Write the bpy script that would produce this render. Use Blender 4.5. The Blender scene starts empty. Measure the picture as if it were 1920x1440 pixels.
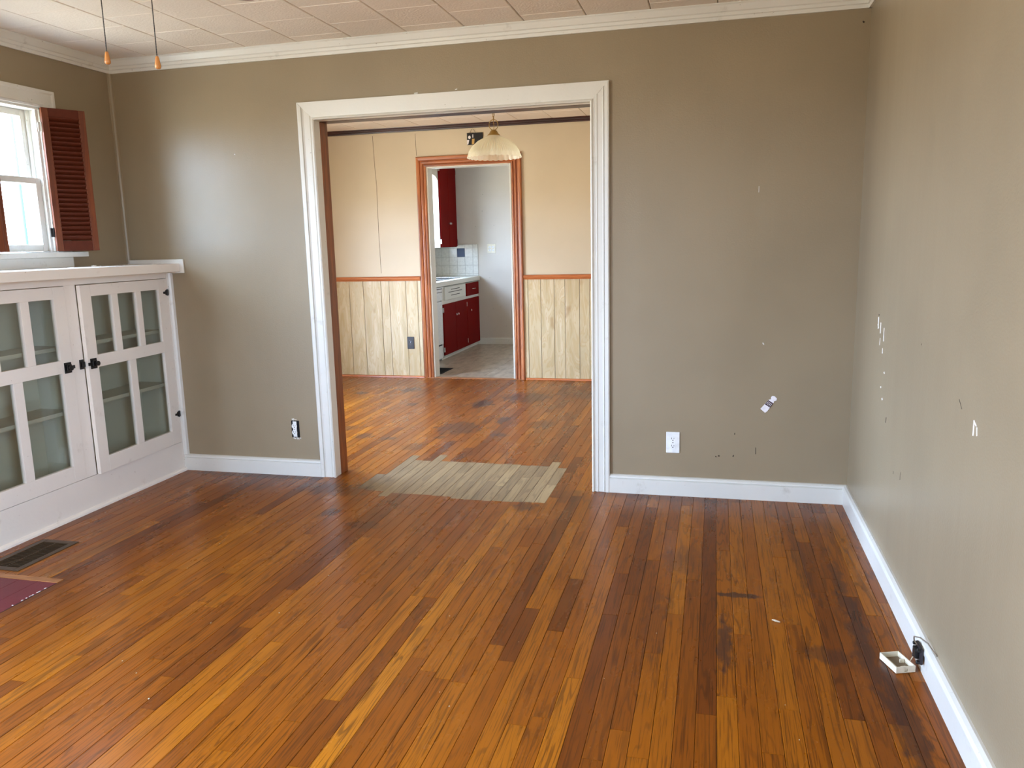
import bpy, bmesh, math, random
from mathutils import Matrix, Vector

random.seed(7)
scene = bpy.context.scene
COL = scene.collection
W = 4.164            # living room width (right wall at x=0)
CEIL = 2.465         # living ceiling
DC = 2.505           # dining ceiling
Y2 = 3.491           # dining far wall
Y3 = 6.219           # kitchen far wall
DXL, DXR = -4.78, -0.9   # dining room side walls
KXL, KXR = -4.40, -1.6   # kitchen side walls
YF = -5.2            # front wall of the living room

# ------------------------------------------------------------------ camera
F_PX, YAW, PITCH, ROLL = 1499.016, -0.25, -0.17598, -0.02356
CAM = Vector((-0.67633, -4.2352, 1.36758))
fw = Vector((math.sin(YAW) * math.cos(PITCH), math.cos(YAW) * math.cos(PITCH), math.sin(PITCH)))
r0 = fw.cross(Vector((0, 0, 1))).normalized()
u0 = r0.cross(fw)
RT = math.cos(ROLL) * r0 + math.sin(ROLL) * u0
UP = -math.sin(ROLL) * r0 + math.cos(ROLL) * u0
cam_data = bpy.data.cameras.new('camera')
cam_data.sensor_width = 36.0
cam_data.lens = F_PX / 1920 * 36.0
cam_data.clip_start = 0.02
cam = bpy.data.objects.new('camera', cam_data)
M = Matrix((RT, UP, -fw)).transposed().to_4x4()
M.translation = CAM
cam.matrix_world = M
COL.objects.link(cam)
scene.camera = cam

# ------------------------------------------------------------------ world, lights, exposure
SKY_STRENGTH = 27.0
world = bpy.data.worlds.new('sky')
scene.world = world
world.use_nodes = True
wn = world.node_tree
wn.nodes.clear()
w_out = wn.nodes.new('ShaderNodeOutputWorld')
w_bg = wn.nodes.new('ShaderNodeBackground')
w_co = wn.nodes.new('ShaderNodeTexCoord')
w_sep = wn.nodes.new('ShaderNodeSeparateXYZ')
w_ramp = wn.nodes.new('ShaderNodeValToRGB')
w_map = wn.nodes.new('ShaderNodeMapRange')
w_map.inputs[1].default_value = -1.0
w_map.inputs[2].default_value = 1.0
wn.links.new(w_co.outputs['Generated'], w_sep.inputs[0])
wn.links.new(w_sep.outputs['Z'], w_map.inputs[0])
wn.links.new(w_map.outputs[0], w_ramp.inputs[0])
w_ramp.color_ramp.elements[0].position = 0.485
w_ramp.color_ramp.elements[0].color = (0.34, 0.345, 0.31, 1)      # lawn and street below the horizon
w_ramp.color_ramp.elements[1].position = 0.515
w_ramp.color_ramp.elements[1].color = (0.62, 0.82, 1.12, 1)       # bright hazy sky
e = w_ramp.color_ramp.elements.new(1.0)
e.color = (0.48, 0.72, 1.12, 1)
wn.links.new(w_ramp.outputs[0], w_bg.inputs['Color'])
w_bg.inputs['Strength'].default_value = SKY_STRENGTH
wn.links.new(w_bg.outputs[0], w_out.inputs[0])

scene.view_settings.view_transform = 'Standard'
scene.view_settings.look = 'None'
scene.view_settings.gamma = 1.0
scene.view_settings.use_curve_mapping = False
scene.view_settings.exposure = 0.83

cy = scene.cycles
cy.use_denoising = True
cy.max_bounces = 10
cy.diffuse_bounces = 7
cy.glossy_bounces = 4
cy.transmission_bounces = 6
cy.transparent_max_bounces = 12
cy.sample_clamp_indirect = 8.0
cy.caustics_reflective = False
cy.caustics_refractive = False
cy.blur_glossy = 0.5


def portal(name, loc, rot, sx, sy):
    """a sky portal lying in a window opening (guides daylight sampling, gives off nothing itself)"""
    l = bpy.data.lights.new(name, 'AREA')
    l.shape = 'RECTANGLE'
    l.size, l.size_y = sx, sy
    l.cycles.is_portal = True
    o = bpy.data.objects.new(name, l)
    o.location = loc
    o.rotation_euler = rot
    COL.objects.link(o)


# windows: living left (seen), living left front, living front wall, dining left, kitchen left
WIN_L = (-1.13, -0.545, 1.37, 2.125)        # y0 y1 z0 z1
WIN_L2 = (-5.05, -2.95, 0.50, 2.20)  # unseen window, made large to throw more daylight on the right wall
WIN_F = (-2.75, -2.40, 0.70, 2.05)             # x0 x1 z0 z1
WIN_ADDED_R = (-4.75, -3.75, 0.65, 2.125)  # unseen opening added in the right wall to light the cabinet fronts
WIN_D = (0.35, 1.95, 0.35, 1.90)
WIN_K = (4.45, 5.40, 1.18, 2.12)
PI = math.pi
portal('portal_light', (-W - 0.12, (WIN_L[0] + WIN_L[1]) / 2, (WIN_L[2] + WIN_L[3]) / 2), (0, -PI / 2, 0), WIN_L[3] - WIN_L[2], WIN_L[1] - WIN_L[0])
portal('portal_light', (-W - 0.12, (WIN_L2[0] + WIN_L2[1]) / 2, (WIN_L2[2] + WIN_L2[3]) / 2), (0, -PI / 2, 0), WIN_L2[3] - WIN_L2[2], WIN_L2[1] - WIN_L2[0])
portal('portal_light', ((WIN_F[0] + WIN_F[1]) / 2, YF - 0.10, (WIN_F[2] + WIN_F[3]) / 2), (PI / 2, 0, 0), WIN_F[1] - WIN_F[0], WIN_F[3] - WIN_F[2])
portal('portal_light', (0.12, (WIN_ADDED_R[0] + WIN_ADDED_R[1]) / 2, (WIN_ADDED_R[2] + WIN_ADDED_R[3]) / 2), (0, PI / 2, 0), WIN_ADDED_R[3] - WIN_ADDED_R[2], WIN_ADDED_R[1] - WIN_ADDED_R[0])
portal('portal_light', (DXL - 0.10, (WIN_D[0] + WIN_D[1]) / 2, (WIN_D[2] + WIN_D[3]) / 2), (0, -PI / 2, 0), WIN_D[3] - WIN_D[2], WIN_D[1] - WIN_D[0])
portal('portal_light', (KXL - 0.10, (WIN_K[0] + WIN_K[1]) / 2, (WIN_K[2] + WIN_K[3]) / 2), (0, -PI / 2, 0), WIN_K[3] - WIN_K[2], WIN_K[1] - WIN_K[0])


# ------------------------------------------------------------------ material helpers
def srgb(r, g, b):
    def f(c):
        c /= 255.0
        return c / 12.92 if c <= 0.04045 else ((c + 0.055) / 1.055) ** 2.4
    return (f(r), f(g), f(b), 1.0)


class NT:
    """small wrapper to write node trees compactly"""
    def __init__(s, name):
        s.m = bpy.data.materials.new(name)
        s.m.use_nodes = True
        s.t = s.m.node_tree
        s.t.nodes.clear()
        s.out = s.t.nodes.new('ShaderNodeOutputMaterial')

    def n(s, typ, **kw):
        x = s.t.nodes.new('ShaderNode' + typ)
        for k, v in kw.items():
            setattr(x, k, v)
        return x

    def l(s, a, b):
        s.t.links.new(a, b)

    def inp(s, sock, v):
        if hasattr(v, 'is_linked') or isinstance(v, bpy.types.NodeSocket):
            s.l(v, sock)
        else:
            sock.default_value = v

    def math(s, op, a, b=0.0, c=0.0, clamp=False):
        x = s.n('Math', operation=op, use_clamp=clamp)
        for i, v in enumerate((a, b, c)):
            s.inp(x.inputs[i], v)
        return x.outputs[0]

    def mix(s, fac, a, b, mode='MIX'):
        x = s.n('Mix', data_type='RGBA', blend_type=mode, clamp_factor=True)
        s.inp(x.inputs[0], fac)
        s.inp(x.inputs[6], a)
        s.inp(x.inputs[7], b)
        return x.outputs[2]

    def pos(s):
        return s.n('NewGeometry').outputs['Position']

    def scale(s, vec, sc, off=(0, 0, 0)):
        x = s.n('Mapping')
        s.inp(x.inputs[0], vec)
        x.inputs[1].default_value = off
        x.inputs[3].default_value = sc
        return x.outputs[0]

    def noise(s, vec, sc=1.0, det=3.0, rough=0.5, dist=0.0):
        x = s.n('TexNoise')
        s.inp(x.inputs['Vector'], vec)
        x.inputs['Scale'].default_value = sc
        x.inputs['Detail'].default_value = det
        x.inputs['Roughness'].default_value = rough
        x.inputs['Distortion'].default_value = dist
        return x.outputs[0]

    def ramp(s, fac, *stops):
        x = s.n('ValToRGB')
        s.inp(x.inputs[0], fac)
        el = x.color_ramp.elements
        while len(el) < len(stops):
            el.new(0.5)
        for q, (p_, c_) in zip(el, stops):
            q.position = p_
            q.color = c_ if len(c_) == 4 else (*c_, 1)
        return x.outputs[0]

    def step(s, v, lo, hi, a=0.0, b=1.0):
        x = s.n('MapRange', interpolation_type='SMOOTHSTEP')
        s.inp(x.inputs[0], v)
        x.inputs[1].default_value = lo
        x.inputs[2].default_value = hi
        x.inputs[3].default_value = a
        x.inputs[4].default_value = b
        return x.outputs[0]

    def bsdf(s, color, rough=0.5, spec=0.5, metal=0.0, coat=0.0, coat_rough=0.1, bump=None, bump_s=0.2, bump_d=0.01):
        p = s.n('BsdfPrincipled')
        s.inp(p.inputs['Base Color'], color)
        s.inp(p.inputs['Roughness'], rough)
        s.inp(p.inputs['Specular IOR Level'], spec)
        s.inp(p.inputs['Metallic'], metal)
        s.inp(p.inputs['Coat Weight'], coat)
        s.inp(p.inputs['Coat Roughness'], coat_rough)
        if bump is not None:
            b = s.n('Bump')
            s.inp(b.inputs['Height'], bump)
            b.inputs['Strength'].default_value = bump_s
            b.inputs['Distance'].default_value = bump_d
            s.l(b.outputs[0], p.inputs['Normal'])
        s.l(p.outputs[0], s.out.inputs[0])
        return p


def paint(name, col, rough=0.45, var=0.06, bump=0.15, bscale=(220, 220, 220), dirt=None, dirt_amt=0.35, spec=0.5, streak=0.0):
    t = NT(name)
    P = t.pos()
    n1 = t.noise(P, 1.7, 3)
    dark = tuple(c * (1 - 2.2 * var) for c in col[:3]) + (1,)
    c = t.mix(t.step(n1, 0.35, 0.7), col, dark)
    if dirt is not None:
        n2 = t.noise(P, 9.0, 6, 0.65)
        c = t.mix(t.math('MULTIPLY', t.step(n2, 0.60, 0.75), dirt_amt), c, dirt)
        n4 = t.noise(P, 55.0, 2, 0.5)
        c = t.mix(t.math('MULTIPLY', t.step(n4, 0.735, 0.76), dirt_amt * 1.6), c, dirt)
    n3 = t.noise(t.scale(P, bscale), 1.0, 2)
    h = n3
    if streak:
        n5 = t.noise(t.scale(P, (7, 7, 0.35)), 1.0, 2)
        h = t.math('ADD', t.math('MULTIPLY', n5, streak), n3)
    t.bsdf(c, rough, spec, bump=h, bump_s=bump, bump_d=0.004)
    return t.m


def plain(name, col, rough=0.5, metal=0.0, spec=0.5):
    t = NT(name)
    n = t.noise(t.pos(), 40, 2)
    c = t.mix(t.step(n, 0.3, 0.75), col, tuple(k * 0.88 for k in col[:3]) + (1,))
    t.bsdf(c, rough, spec, metal)
    return t.m


def wood(name, light, mid, dark, axis, rough=0.4, fine=1.0, coat=0.0):
    """sawn wood with the grain along the given axis"""
    t = NT(name)
    P = t.pos()
    s1 = [26.0 * fine] * 3
    s2 = [170.0 * fine] * 3
    s1['xyz'.index(axis)] = 1.6
    s2['xyz'.index(axis)] = 7.0
    n1 = t.noise(t.scale(P, s1), 1.0, 3, 0.55, 0.4)
    n2 = t.noise(t.scale(P, s2), 1.0, 2)
    ring = t.math('SINE', t.math('MULTIPLY', n1, 46.0))
    c = t.ramp(n1, (0.25, dark), (0.5, mid), (0.75, light))
    c = t.mix(t.math('MULTIPLY', t.step(ring, 0.3, 1.0), 0.45), c, dark)
    c = t.mix(t.math('MULTIPLY', t.step(n2, 0.55, 0.75), 0.35), c, dark)
    t.bsdf(c, rough, coat=coat, bump=n2, bump_s=0.12, bump_d=0.002)
    return t.m


M_ = {}
M_['wall'] = paint('tan_wall_paint', srgb(147, 131, 106), 0.37, 0.04, 0.14, (130, 130, 130), streak=4.0, spec=0.45)
M_['wall_dining'] = paint('cream_wall_paint', srgb(204, 188, 160), 0.45, 0.03, 0.12, (130, 130, 130))
M_['wall_kitchen'] = paint('grey_wall_paint', srgb(208, 199, 186), 0.5, 0.03, 0.12, (160, 160, 160), dirt=srgb(120, 110, 100), dirt_amt=0.15)
M_['trim'] = paint('white_trim_paint', srgb(216, 213, 205), 0.33, 0.03, 0.12, (60, 60, 60), dirt=srgb(120, 100, 75), dirt_amt=0.28)
M_['cabinet'] = paint('cabinet_white_paint', srgb(236, 228, 218), 0.36, 0.03, 0.12, (60, 60, 60), dirt=srgb(150, 125, 100), dirt_amt=0.22)
M_['cabinet_in'] = paint('cabinet_inside_paint', srgb(206, 200, 184), 0.6, 0.05, 0.1)
M_['ceiling'] = paint('ceiling_tile_face', srgb(232, 220, 206), 0.75, 0.04, 0.5, (90, 90, 90), dirt=srgb(170, 150, 130), dirt_amt=0.15)
M_['gap'] = plain('dark_gap', srgb(120, 105, 90), 0.9)
M_['crown_dark'] = wood('dark_stained_trim', srgb(72, 30, 24), srgb(56, 22, 17), srgb(36, 13, 10), 'x', 0.35)
M_['jamb'] = wood('brown_stained_jamb', srgb(150, 82, 40), srgb(122, 62, 28), srgb(76, 36, 16), 'z', 0.42)
M_['pine_z'] = wood('pine_casing_upright', srgb(200, 128, 76), srgb(174, 100, 52), srgb(112, 54, 24), 'z', 0.35)
M_['pine_x'] = wood('pine_casing_level', srgb(200, 128, 76), srgb(174, 100, 52), srgb(112, 54, 24), 'x', 0.35)
M_['rail'] = wood('pine_rail', srgb(206, 130, 80), srgb(190, 112, 64), srgb(156, 84, 44), 'x', 0.35)
M_['shutter'] = wood('red_brown_shutter_wood', srgb(122, 58, 14), srgb(106, 47, 10), srgb(80, 33, 7), 'z', 0.6)
M_['slat'] = plain('red_brown_slat_wood', srgb(86, 34, 15), 0.55, spec=0.25)
M_['black'] = plain('black_metal', srgb(26, 24, 24), 0.4, 0.3)
M_['darkplastic'] = plain('dark_plastic', srgb(38, 32, 36), 0.4)
M_['white_plastic'] = plain('white_plastic', srgb(238, 238, 236), 0.3)
M_['cream_plastic'] = plain('cream_plastic', srgb(230, 222, 200), 0.4)
M_['steel'] = plain('stainless_steel', srgb(190, 192, 195), 0.25, 1.0)
M_['brass'] = plain('aged_brass', srgb(150, 120, 62), 0.35, 0.9)
M_['chrome'] = plain('chrome', srgb(225, 222, 218), 0.22, 0.9)
M_['red'] = paint('red_cabinet_paint', srgb(116, 8, 6), 0.6, 0.06, 0.08, spec=0.06)
M_['kwhite'] = paint('kitchen_white_paint', srgb(222, 220, 210), 0.4, 0.03, 0.08, dirt=srgb(140, 120, 100), dirt_amt=0.2)
M_['appliance'] = plain('white_enamel', srgb(232, 234, 234), 0.25)
M_['tile'] = plain('white_glazed_tile', srgb(226, 224, 216), 0.2)
M_['bluetile'] = paint('blue_glazed_tile', srgb(30, 50, 84), 0.4, 0.2, 0.1)
M_['grout'] = plain('grout', srgb(192, 188, 178), 0.9)
M_['reg'] = plain('bronze_register', srgb(82, 62, 42), 0.45, 0.5)
M_['void'] = plain('duct_dark', srgb(12, 10, 9), 0.9)
M_['maroon'] = paint('maroon_floor_paint', srgb(104, 30, 38), 0.45, 0.12, 0.15, dirt=srgb(150, 90, 90), dirt_amt=0.3)
M_['oakstrip'] = wood('oak_strip', srgb(176, 118, 66), srgb(152, 96, 50), srgb(108, 62, 30), 'x', 0.4)
M_['oakstrip_y'] = wood('oak_strip_long', srgb(150, 100, 60), srgb(126, 80, 44), srgb(84, 50, 26), 'y', 0.4)
M_['knobwood'] = wood('turned_knob_wood', srgb(206, 148, 80), srgb(186, 124, 62), srgb(140, 82, 36), 'z', 0.3)
M_['fanblade'] = wood('fan_blade_wood', srgb(110, 44, 34), srgb(88, 32, 24), srgb(60, 20, 16), 'y', 0.35)
M_['chip'] = plain('bare_plaster', srgb(236, 232, 226), 0.8)
M_['grime'] = plain('grime', srgb(58, 46, 36), 0.8)
M_['crumb'] = plain('crumb', srgb(196, 180, 154), 0.8)
M_['wire'] = plain('wire_sheath', srgb(120, 104, 84), 0.5)
M_['post'] = plain('blue_grey_siding', srgb(36, 64, 96), 0.7)
M_['siding'] = plain('white_siding', srgb(235, 235, 232), 0.6)
M_['paper'] = plain('white_paper', srgb(238, 232, 234), 0.6)
M_['ink'] = plain('dark_print', srgb(52, 26, 44), 0.6)
M_['gold'] = plain('gold_print', srgb(190, 150, 80), 0.5)


def mat_glass(name, tint, refl=0.9):
    t = NT(name)
    tr = t.n('BsdfTransparent')
    tr.inputs[0].default_value = tint
    gl = t.n('BsdfGlossy')
    gl.inputs['Roughness'].default_value = 0.03
    fr = t.n('Fresnel')
    ge = t.n('NewGeometry')      # thin pane: same Fresnel from either side
    t.l(t.math('SUBTRACT', 1.5, t.math('MULTIPLY', ge.outputs['Backfacing'], 1.5 - 1 / 1.5)), fr.inputs[0])
    mx = t.n('MixShader')
    t.l(t.math('MULTIPLY', fr.outputs[0], refl), mx.inputs[0])
    t.l(tr.outputs[0], mx.inputs[1])
    t.l(gl.outputs[0], mx.inputs[2])
    t.l(mx.outputs[0], t.out.inputs[0])
    return t.m


M_['glass'] = mat_glass('window_glass', (0.97, 0.985, 0.98, 1))
M_['cabglass'] = mat_glass('dusty_cabinet_glass', (0.88, 0.90, 0.87, 1))


def mat_shade():
    t = NT('ribbed_lamp_glass')
    d = t.n('BsdfPrincipled')
    d.inputs['Base Color'].default_value = srgb(240, 238, 220)
    d.inputs['Roughness'].default_value = 0.12
    tl = t.n('BsdfTranslucent')
    tl.inputs[0].default_value = srgb(246, 244, 230)
    tr = t.n('BsdfTransparent')
    tr.inputs[0].default_value = srgb(250, 246, 226)
    a = t.n('MixShader')
    a.inputs[0].default_value = 0.45
    t.l(d.outputs[0], a.inputs[1])
    t.l(tl.outputs[0], a.inputs[2])
    b = t.n('MixShader')
    b.inputs[0].default_value = 0.32
    t.l(a.outputs[0], b.inputs[1])
    t.l(tr.outputs[0], b.inputs[2])
    t.l(b.outputs[0], t.out.inputs[0])
    return t.m


M_['shade'] = mat_shade()


def mat_floor():
    """oak strip: per plank tone in the colour attribute 'tone' (r tone, g offset, b bare patch), stains by place"""
    t = NT('oak_strip_floor')
    at = t.n('Attribute', attribute_name='tone')
    sep = t.n('SeparateColor')
    t.l(at.outputs['Color'], sep.inputs[0])
    tone, off, bare = sep.outputs[0], sep.outputs[1], sep.outputs[2]
    P = t.pos()
    comb = t.n('CombineXYZ')
    t.inp(comb.inputs[0], t.math('MULTIPLY', off, 37.0))
    t.inp(comb.inputs[1], t.math('MULTIPLY', off, 91.0))
    t.inp(comb.inputs[2], t.math('MULTIPLY', off, 53.0))
    va = t.n('VectorMath', operation='ADD')
    t.l(P, va.inputs[0])
    t.l(comb.outputs[0], va.inputs[1])
    V = va.outputs[0]
    n1 = t.noise(t.scale(V, (17, 1.15, 17)), 1.0, 2, 0.5, 0.25)
    n2 = t.noise(t.scale(V, (210, 4.5, 210)), 1.0, 3, 0.6)
    n3 = t.noise(t.scale(V, (60, 2.5, 60)), 1.0, 3, 0.6)
    ring = t.math('SINE', t.math('MULTIPLY', n1, t.math('ADD', t.math('MULTIPLY', off, 44.0), 30.0)))
    base = t.ramp(tone, (0.0, srgb(74, 34, 8)), (0.18, srgb(104, 51, 9)), (0.5, srgb(134, 71, 9)), (0.82, srgb(156, 90, 14)), (1.0, srgb(178, 112, 28)))
    grain_dark = t.mix(0.72, base, srgb(54, 25, 8))
    c = t.mix(t.math('MULTIPLY', t.step(ring, 0.66, 1.0), t.math('ADD', t.math('MULTIPLY', t.math('FRACT', t.math('MULTIPLY', off, 7.0)), 0.6), 0.2)), base, grain_dark)
    c = t.mix(t.math('MULTIPLY', t.step(n3, 0.50, 0.80), 0.45), c, grain_dark)
    c = t.mix(t.math('MULTIPLY', t.step(n2, 0.53, 0.62), 0.75), c, grain_dark)
    # bare grey replacement boards
    bgrain = t.ramp(tone, (0.0, srgb(118, 100, 78)), (0.5, srgb(146, 124, 92)), (1.0, srgb(170, 146, 108)))
    bdark = t.mix(0.42, bgrain, srgb(70, 56, 44))
    b = t.mix(t.math('MULTIPLY', t.step(ring, 0.2, 0.95), 0.75), bgrain, bdark)
    b = t.mix(t.math('MULTIPLY', t.step(n3, 0.5, 0.7), 0.5), b, bdark)
    c = t.mix(bare, c, b)
    # worn-in stains with a place of their own
    nw = t.noise(t.scale(P, (30, 11, 1)), 1.0, 4, 0.6)
    sx = t.n('SeparateXYZ')
    t.l(P, sx.inputs[0])
    X, Y = sx.outputs[0], sx.outputs[1]
    spots = [(-0.56, -1.212, 0.10, 0.022, 1.0), (-0.62, -1.60, 0.026, 0.20, 0.9), (-0.17, -1.35, 0.035, 0.62, 0.75), (-0.12, -2.0, 0.04, 0.4, 0.8),
             (-0.30, -0.72, 0.03, 0.5, 0.45), (-2.52, 1.33, 0.17, 0.22, 0.8), (-2.60, 2.24, 0.10, 0.16, 1.0), (-2.27, 2.57, 0.24, 0.24, 0.85), (-3.88, 2.58, 0.06, 0.07, 1.0), (-3.46, 2.80, 0.10, 0.13, 0.9), (-3.13, 1.0, 0.07, 0.09, 0.8), (-3.36, 1.22, 0.08, 0.08, 0.8), (-2.26, 1.66, 0.05, 0.16, 1.0), (-1.92, 1.55, 0.10, 0.16, 0.7), (-3.2, 2.14, 0.06, 0.08, 0.9), (-2.16, 1.18, 0.07, 0.06, 0.8),
             (-2.926, 0.951, 0.06, 0.05, 1.0), (-2.57, 1.04, 0.04, 0.05, 0.9), (-2.66, 0.75, 0.08, 0.10, 0.6), (-1.80, 2.75, 0.2, 0.2, 0.5), (-2.75, -0.22, 0.25, 0.12, 0.7), (-2.6, -0.6, 0.05, 0.07, 0.8),
             (-2.35, -0.75, 0.12, 0.05, 0.5), (-3.35, -0.05, 0.5, 0.05, 0.75), (-0.9, -0.06, 0.4, 0.05, 0.45), (-0.28, -1.62, 0.09, 0.06, 0.6),
             (-1.42, -0.12, 0.1, 0.12, 0.5), (-1.62, -0.33, 0.07, 0.08, 0.8), (-0.86, -1.5, 0.05, 0.3, 0.35), (-3.45, -1.3, 0.05, 0.35, 0.5), (-0.78, -0.9, 0.1, 0.16, 0.4)]
    acc = None
    for (px, py, rx, ry, amt) in spots:
        dx = t.math('MULTIPLY', t.math('SUBTRACT', X, px), 1.0 / rx)
        dy = t.math('MULTIPLY', t.math('SUBTRACT', Y, py), 1.0 / ry)
        d = t.math('ADD', t.math('MULTIPLY', dx, dx), t.math('MULTIPLY', dy, dy))
        d = t.math('ADD', d, t.math('MULTIPLY', t.math('SUBTRACT', nw, 0.5), 4.0))
        v = t.step(d, 0.35, 1.2, amt, 0.0)
        acc = v if acc is None else t.math('MAXIMUM', acc, v)
    c = t.mix(t.math('MULTIPLY', acc, 0.78), c, srgb(50, 32, 30))
    # general darkening blotches and pale scratches in the varnish
    nb = t.noise(t.scale(P, (9, 3.5, 1)), 1.0, 5, 0.7)
    c = t.mix(t.step(nb, 0.60, 0.85, 0.0, 0.28), c, srgb(72, 34, 12))
    sc = t.noise(t.scale(P, (2.2, 120, 1)), 1.0, 3, 0.6, 0.6)
    sm = t.noise(P, 2.1, 2)
    scr = t.math('MULTIPLY', t.step(sc, 0.71, 0.75), t.step(sm, 0.50, 0.62))
    c = t.mix(t.math('MULTIPLY', scr, 0.15), c, srgb(206, 172, 140))
    nr = t.noise(t.scale(P, (8, 3, 1)), 1.0, 4, 0.6)
    rough = t.math('ADD', t.math('MULTIPLY', nr, 0.26), 0.16)
    rough = t.math('ADD', rough, t.math('MULTIPLY', bare, 0.25), clamp=True)
    wav = t.noise(t.scale(P, (30, 3, 1)), 1.0, 2)
    h = t.math('ADD', t.math('MULTIPLY', n2, 0.35), t.math('MULTIPLY', wav, 1.4))
    t.bsdf(c, rough, 0.22, bump=h, bump_s=0.10, bump_d=0.004)
    return t.m


M_['floor'] = mat_floor()


def mat_vinyl():
    t = NT('kitchen_vinyl_tile')
    P = t.pos()
    n = t.noise(t.scale(P, (16, 5, 1)), 1.0, 5, 0.65)
    c = t.ramp(n, (0.3, srgb(132, 116, 98)), (0.5, srgb(172, 156, 138)), (0.72, srgb(196, 182, 166)))
    n2 = t.noise(P, 3.0, 4, 0.6)
    c = t.mix(t.step(n2, 0.52, 0.75, 0, 0.55), c, srgb(104, 88, 72))
    t.bsdf(c, 0.3, bump=n, bump_s=0.05, bump_d=0.003)
    return t.m


M_['vinyl'] = mat_vinyl()


def mat_wainscot():
    t = NT('pale_wainscot_print')
    P = t.pos()
    oi = t.n('ObjectInfo')
    v = t.n('VectorMath', operation='ADD')
    cb = t.n('CombineXYZ')
    t.inp(cb.inputs[1], t.math('MULTIPLY', oi.outputs['Random'], 60.0))
    t.l(P, v.inputs[0])
    t.l(cb.outputs[0], v.inputs[1])
    n1 = t.noise(t.scale(v.outputs[0], (12, 12, 2.2)), 1.0, 2, 0.5, 1.2)
    n2 = t.noise(t.scale(v.outputs[0], (150, 150, 6)), 1.0, 2)
    kn = t.noise(t.scale(v.outputs[0], (7, 7, 5)), 1.0, 1)
    ring = t.math('SINE', t.math('MULTIPLY', n1, 55.0))
    c = t.ramp(n1, (0.3, srgb(186, 166, 126)), (0.55, srgb(203, 185, 148)), (0.75, srgb(214, 200, 170)))
    c = t.mix(t.step(ring, 0.1, 1.0, 0, 0.45), c, srgb(188, 158, 108))
    c = t.mix(t.step(n2, 0.55, 0.75, 0, 0.25), c, srgb(176, 144, 98))
    c = t.mix(t.step(kn, 0.70, 0.80, 0, 0.6), c, srgb(160, 122, 76))
    t.bsdf(c, 0.4)
    return t.m


M_['wainscot'] = mat_wainscot()

# ------------------------------------------------------------------ geometry helpers
INV = {}


def box(bm, x0, x1, y0, y1, z0, z1, bev=0.0):
    vs = [bm.verts.new((x, y, z)) for x in (x0, x1) for y in (y0, y1) for z in (z0, z1)]
    fs = [(0, 1, 3, 2), (4, 6, 7, 5), (0, 4, 5, 1), (2, 3, 7, 6), (0, 2, 6, 4), (1, 5, 7, 3)]
    faces = [bm.faces.new([vs[i] for i in f]) for f in fs]
    if bev > 0:
        es = list({ed for f in faces for ed in f.edges})
        bmesh.ops.bevel(bm, geom=es, offset=bev, segments=2, affect='EDGES', profile=0.5)
    return bm


def B(*a, bev=0.0):
    return box(bmesh.new(), *a, bev=bev)


def boxes(lst, bev=0.0):
    bm = bmesh.new()
    for a in lst:
        box(bm, *a, bev=bev)
    return bm


def lathe(bm, prof, cx, cy, seg=24, rib=0, amp=0.0, scallop=0.0):
    rings = []
    for k, (r, z) in enumerate(prof):
        ring = []
        for i in range(seg):
            a = 2 * PI * i / seg
            rr = r
            zz = z
            if rib and r > 1e-4:
                rr = r + amp * math.cos(rib * a)
            ring.append(bm.verts.new((cx + rr * math.cos(a), cy + rr * math.sin(a), zz)))
        rings.append(ring)
    for a, b in zip(rings, rings[1:]):
        for i in range(seg):
            j = (i + 1) % seg
            bm.faces.new((a[i], a[j], b[j], b[i]))
    return rings


def tube(bm, pts, r, seg=8, caps=True):
    pts = [Vector(p) for p in pts]
    rings = []
    for i, p in enumerate(pts):
        d = (pts[min(i + 1, len(pts) - 1)] - pts[max(i - 1, 0)]).normalized()
        ref = Vector((0, 0, 1)) if abs(d.z) < 0.9 else Vector((1, 0, 0))
        a = d.cross(ref).normalized()
        b = d.cross(a)
        rr = r[i] if isinstance(r, (list, tuple)) else r
        rings.append([bm.verts.new(p + rr * (math.cos(2 * PI * k / seg) * a + math.sin(2 * PI * k / seg) * b)) for k in range(seg)])
    for a, b in zip(rings, rings[1:]):
        for k in range(seg):
            bm.faces.new((a[k], a[(k + 1) % seg], b[(k + 1) % seg], b[k]))
    if caps:
        bm.faces.new(rings[0][::-1])
        bm.faces.new(rings[-1])
    return bm


def prism(bm, poly, origin, ux, uy, n, depth):
    """polygon (u, v) lying on plane origin + u*ux + v*uy, extruded depth along n"""
    origin, ux, uy, n = map(Vector, (origin, ux, uy, n))
    a = [bm.verts.new(origin + ux * p[0] + uy * p[1]) for p in poly]
    b = [bm.verts.new(origin + ux * p[0] + uy * p[1] + n * depth) for p in poly]
    bm.faces.new(a[::-1])
    bm.faces.new(b)
    k = len(poly)
    for i in range(k):
        bm.faces.new((a[i], a[(i + 1) % k], b[(i + 1) % k], b[i]))
    return bm


def mould(bm, A, Bp, u, n, prof, ka=0.0, kb=0.0):
    """moulding from A to B: profile points (pu, pn) across u and out along n; ka, kb mitre the two ends"""
    A, Bp, u, n = map(Vector, (A, Bp, u, n))
    t = (Bp - A).normalized()
    a = [bm.verts.new(A + u * pu + n * pn + t * (ka * pu)) for pu, pn in prof]
    b = [bm.verts.new(Bp + u * pu + n * pn + t * (kb * pu)) for pu, pn in prof]
    k = len(prof)
    for i in range(k):
        bm.faces.new((a[i], a[(i + 1) % k], b[(i + 1) % k], b[i]))
    bm.faces.new(a[::-1])
    bm.faces.new(b)
    return bm


def finish(bm, smooth=False):
    bmesh.ops.recalc_face_normals(bm, faces=bm.faces)
    if smooth:
        for f in bm.faces:
            f.smooth = True


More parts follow.
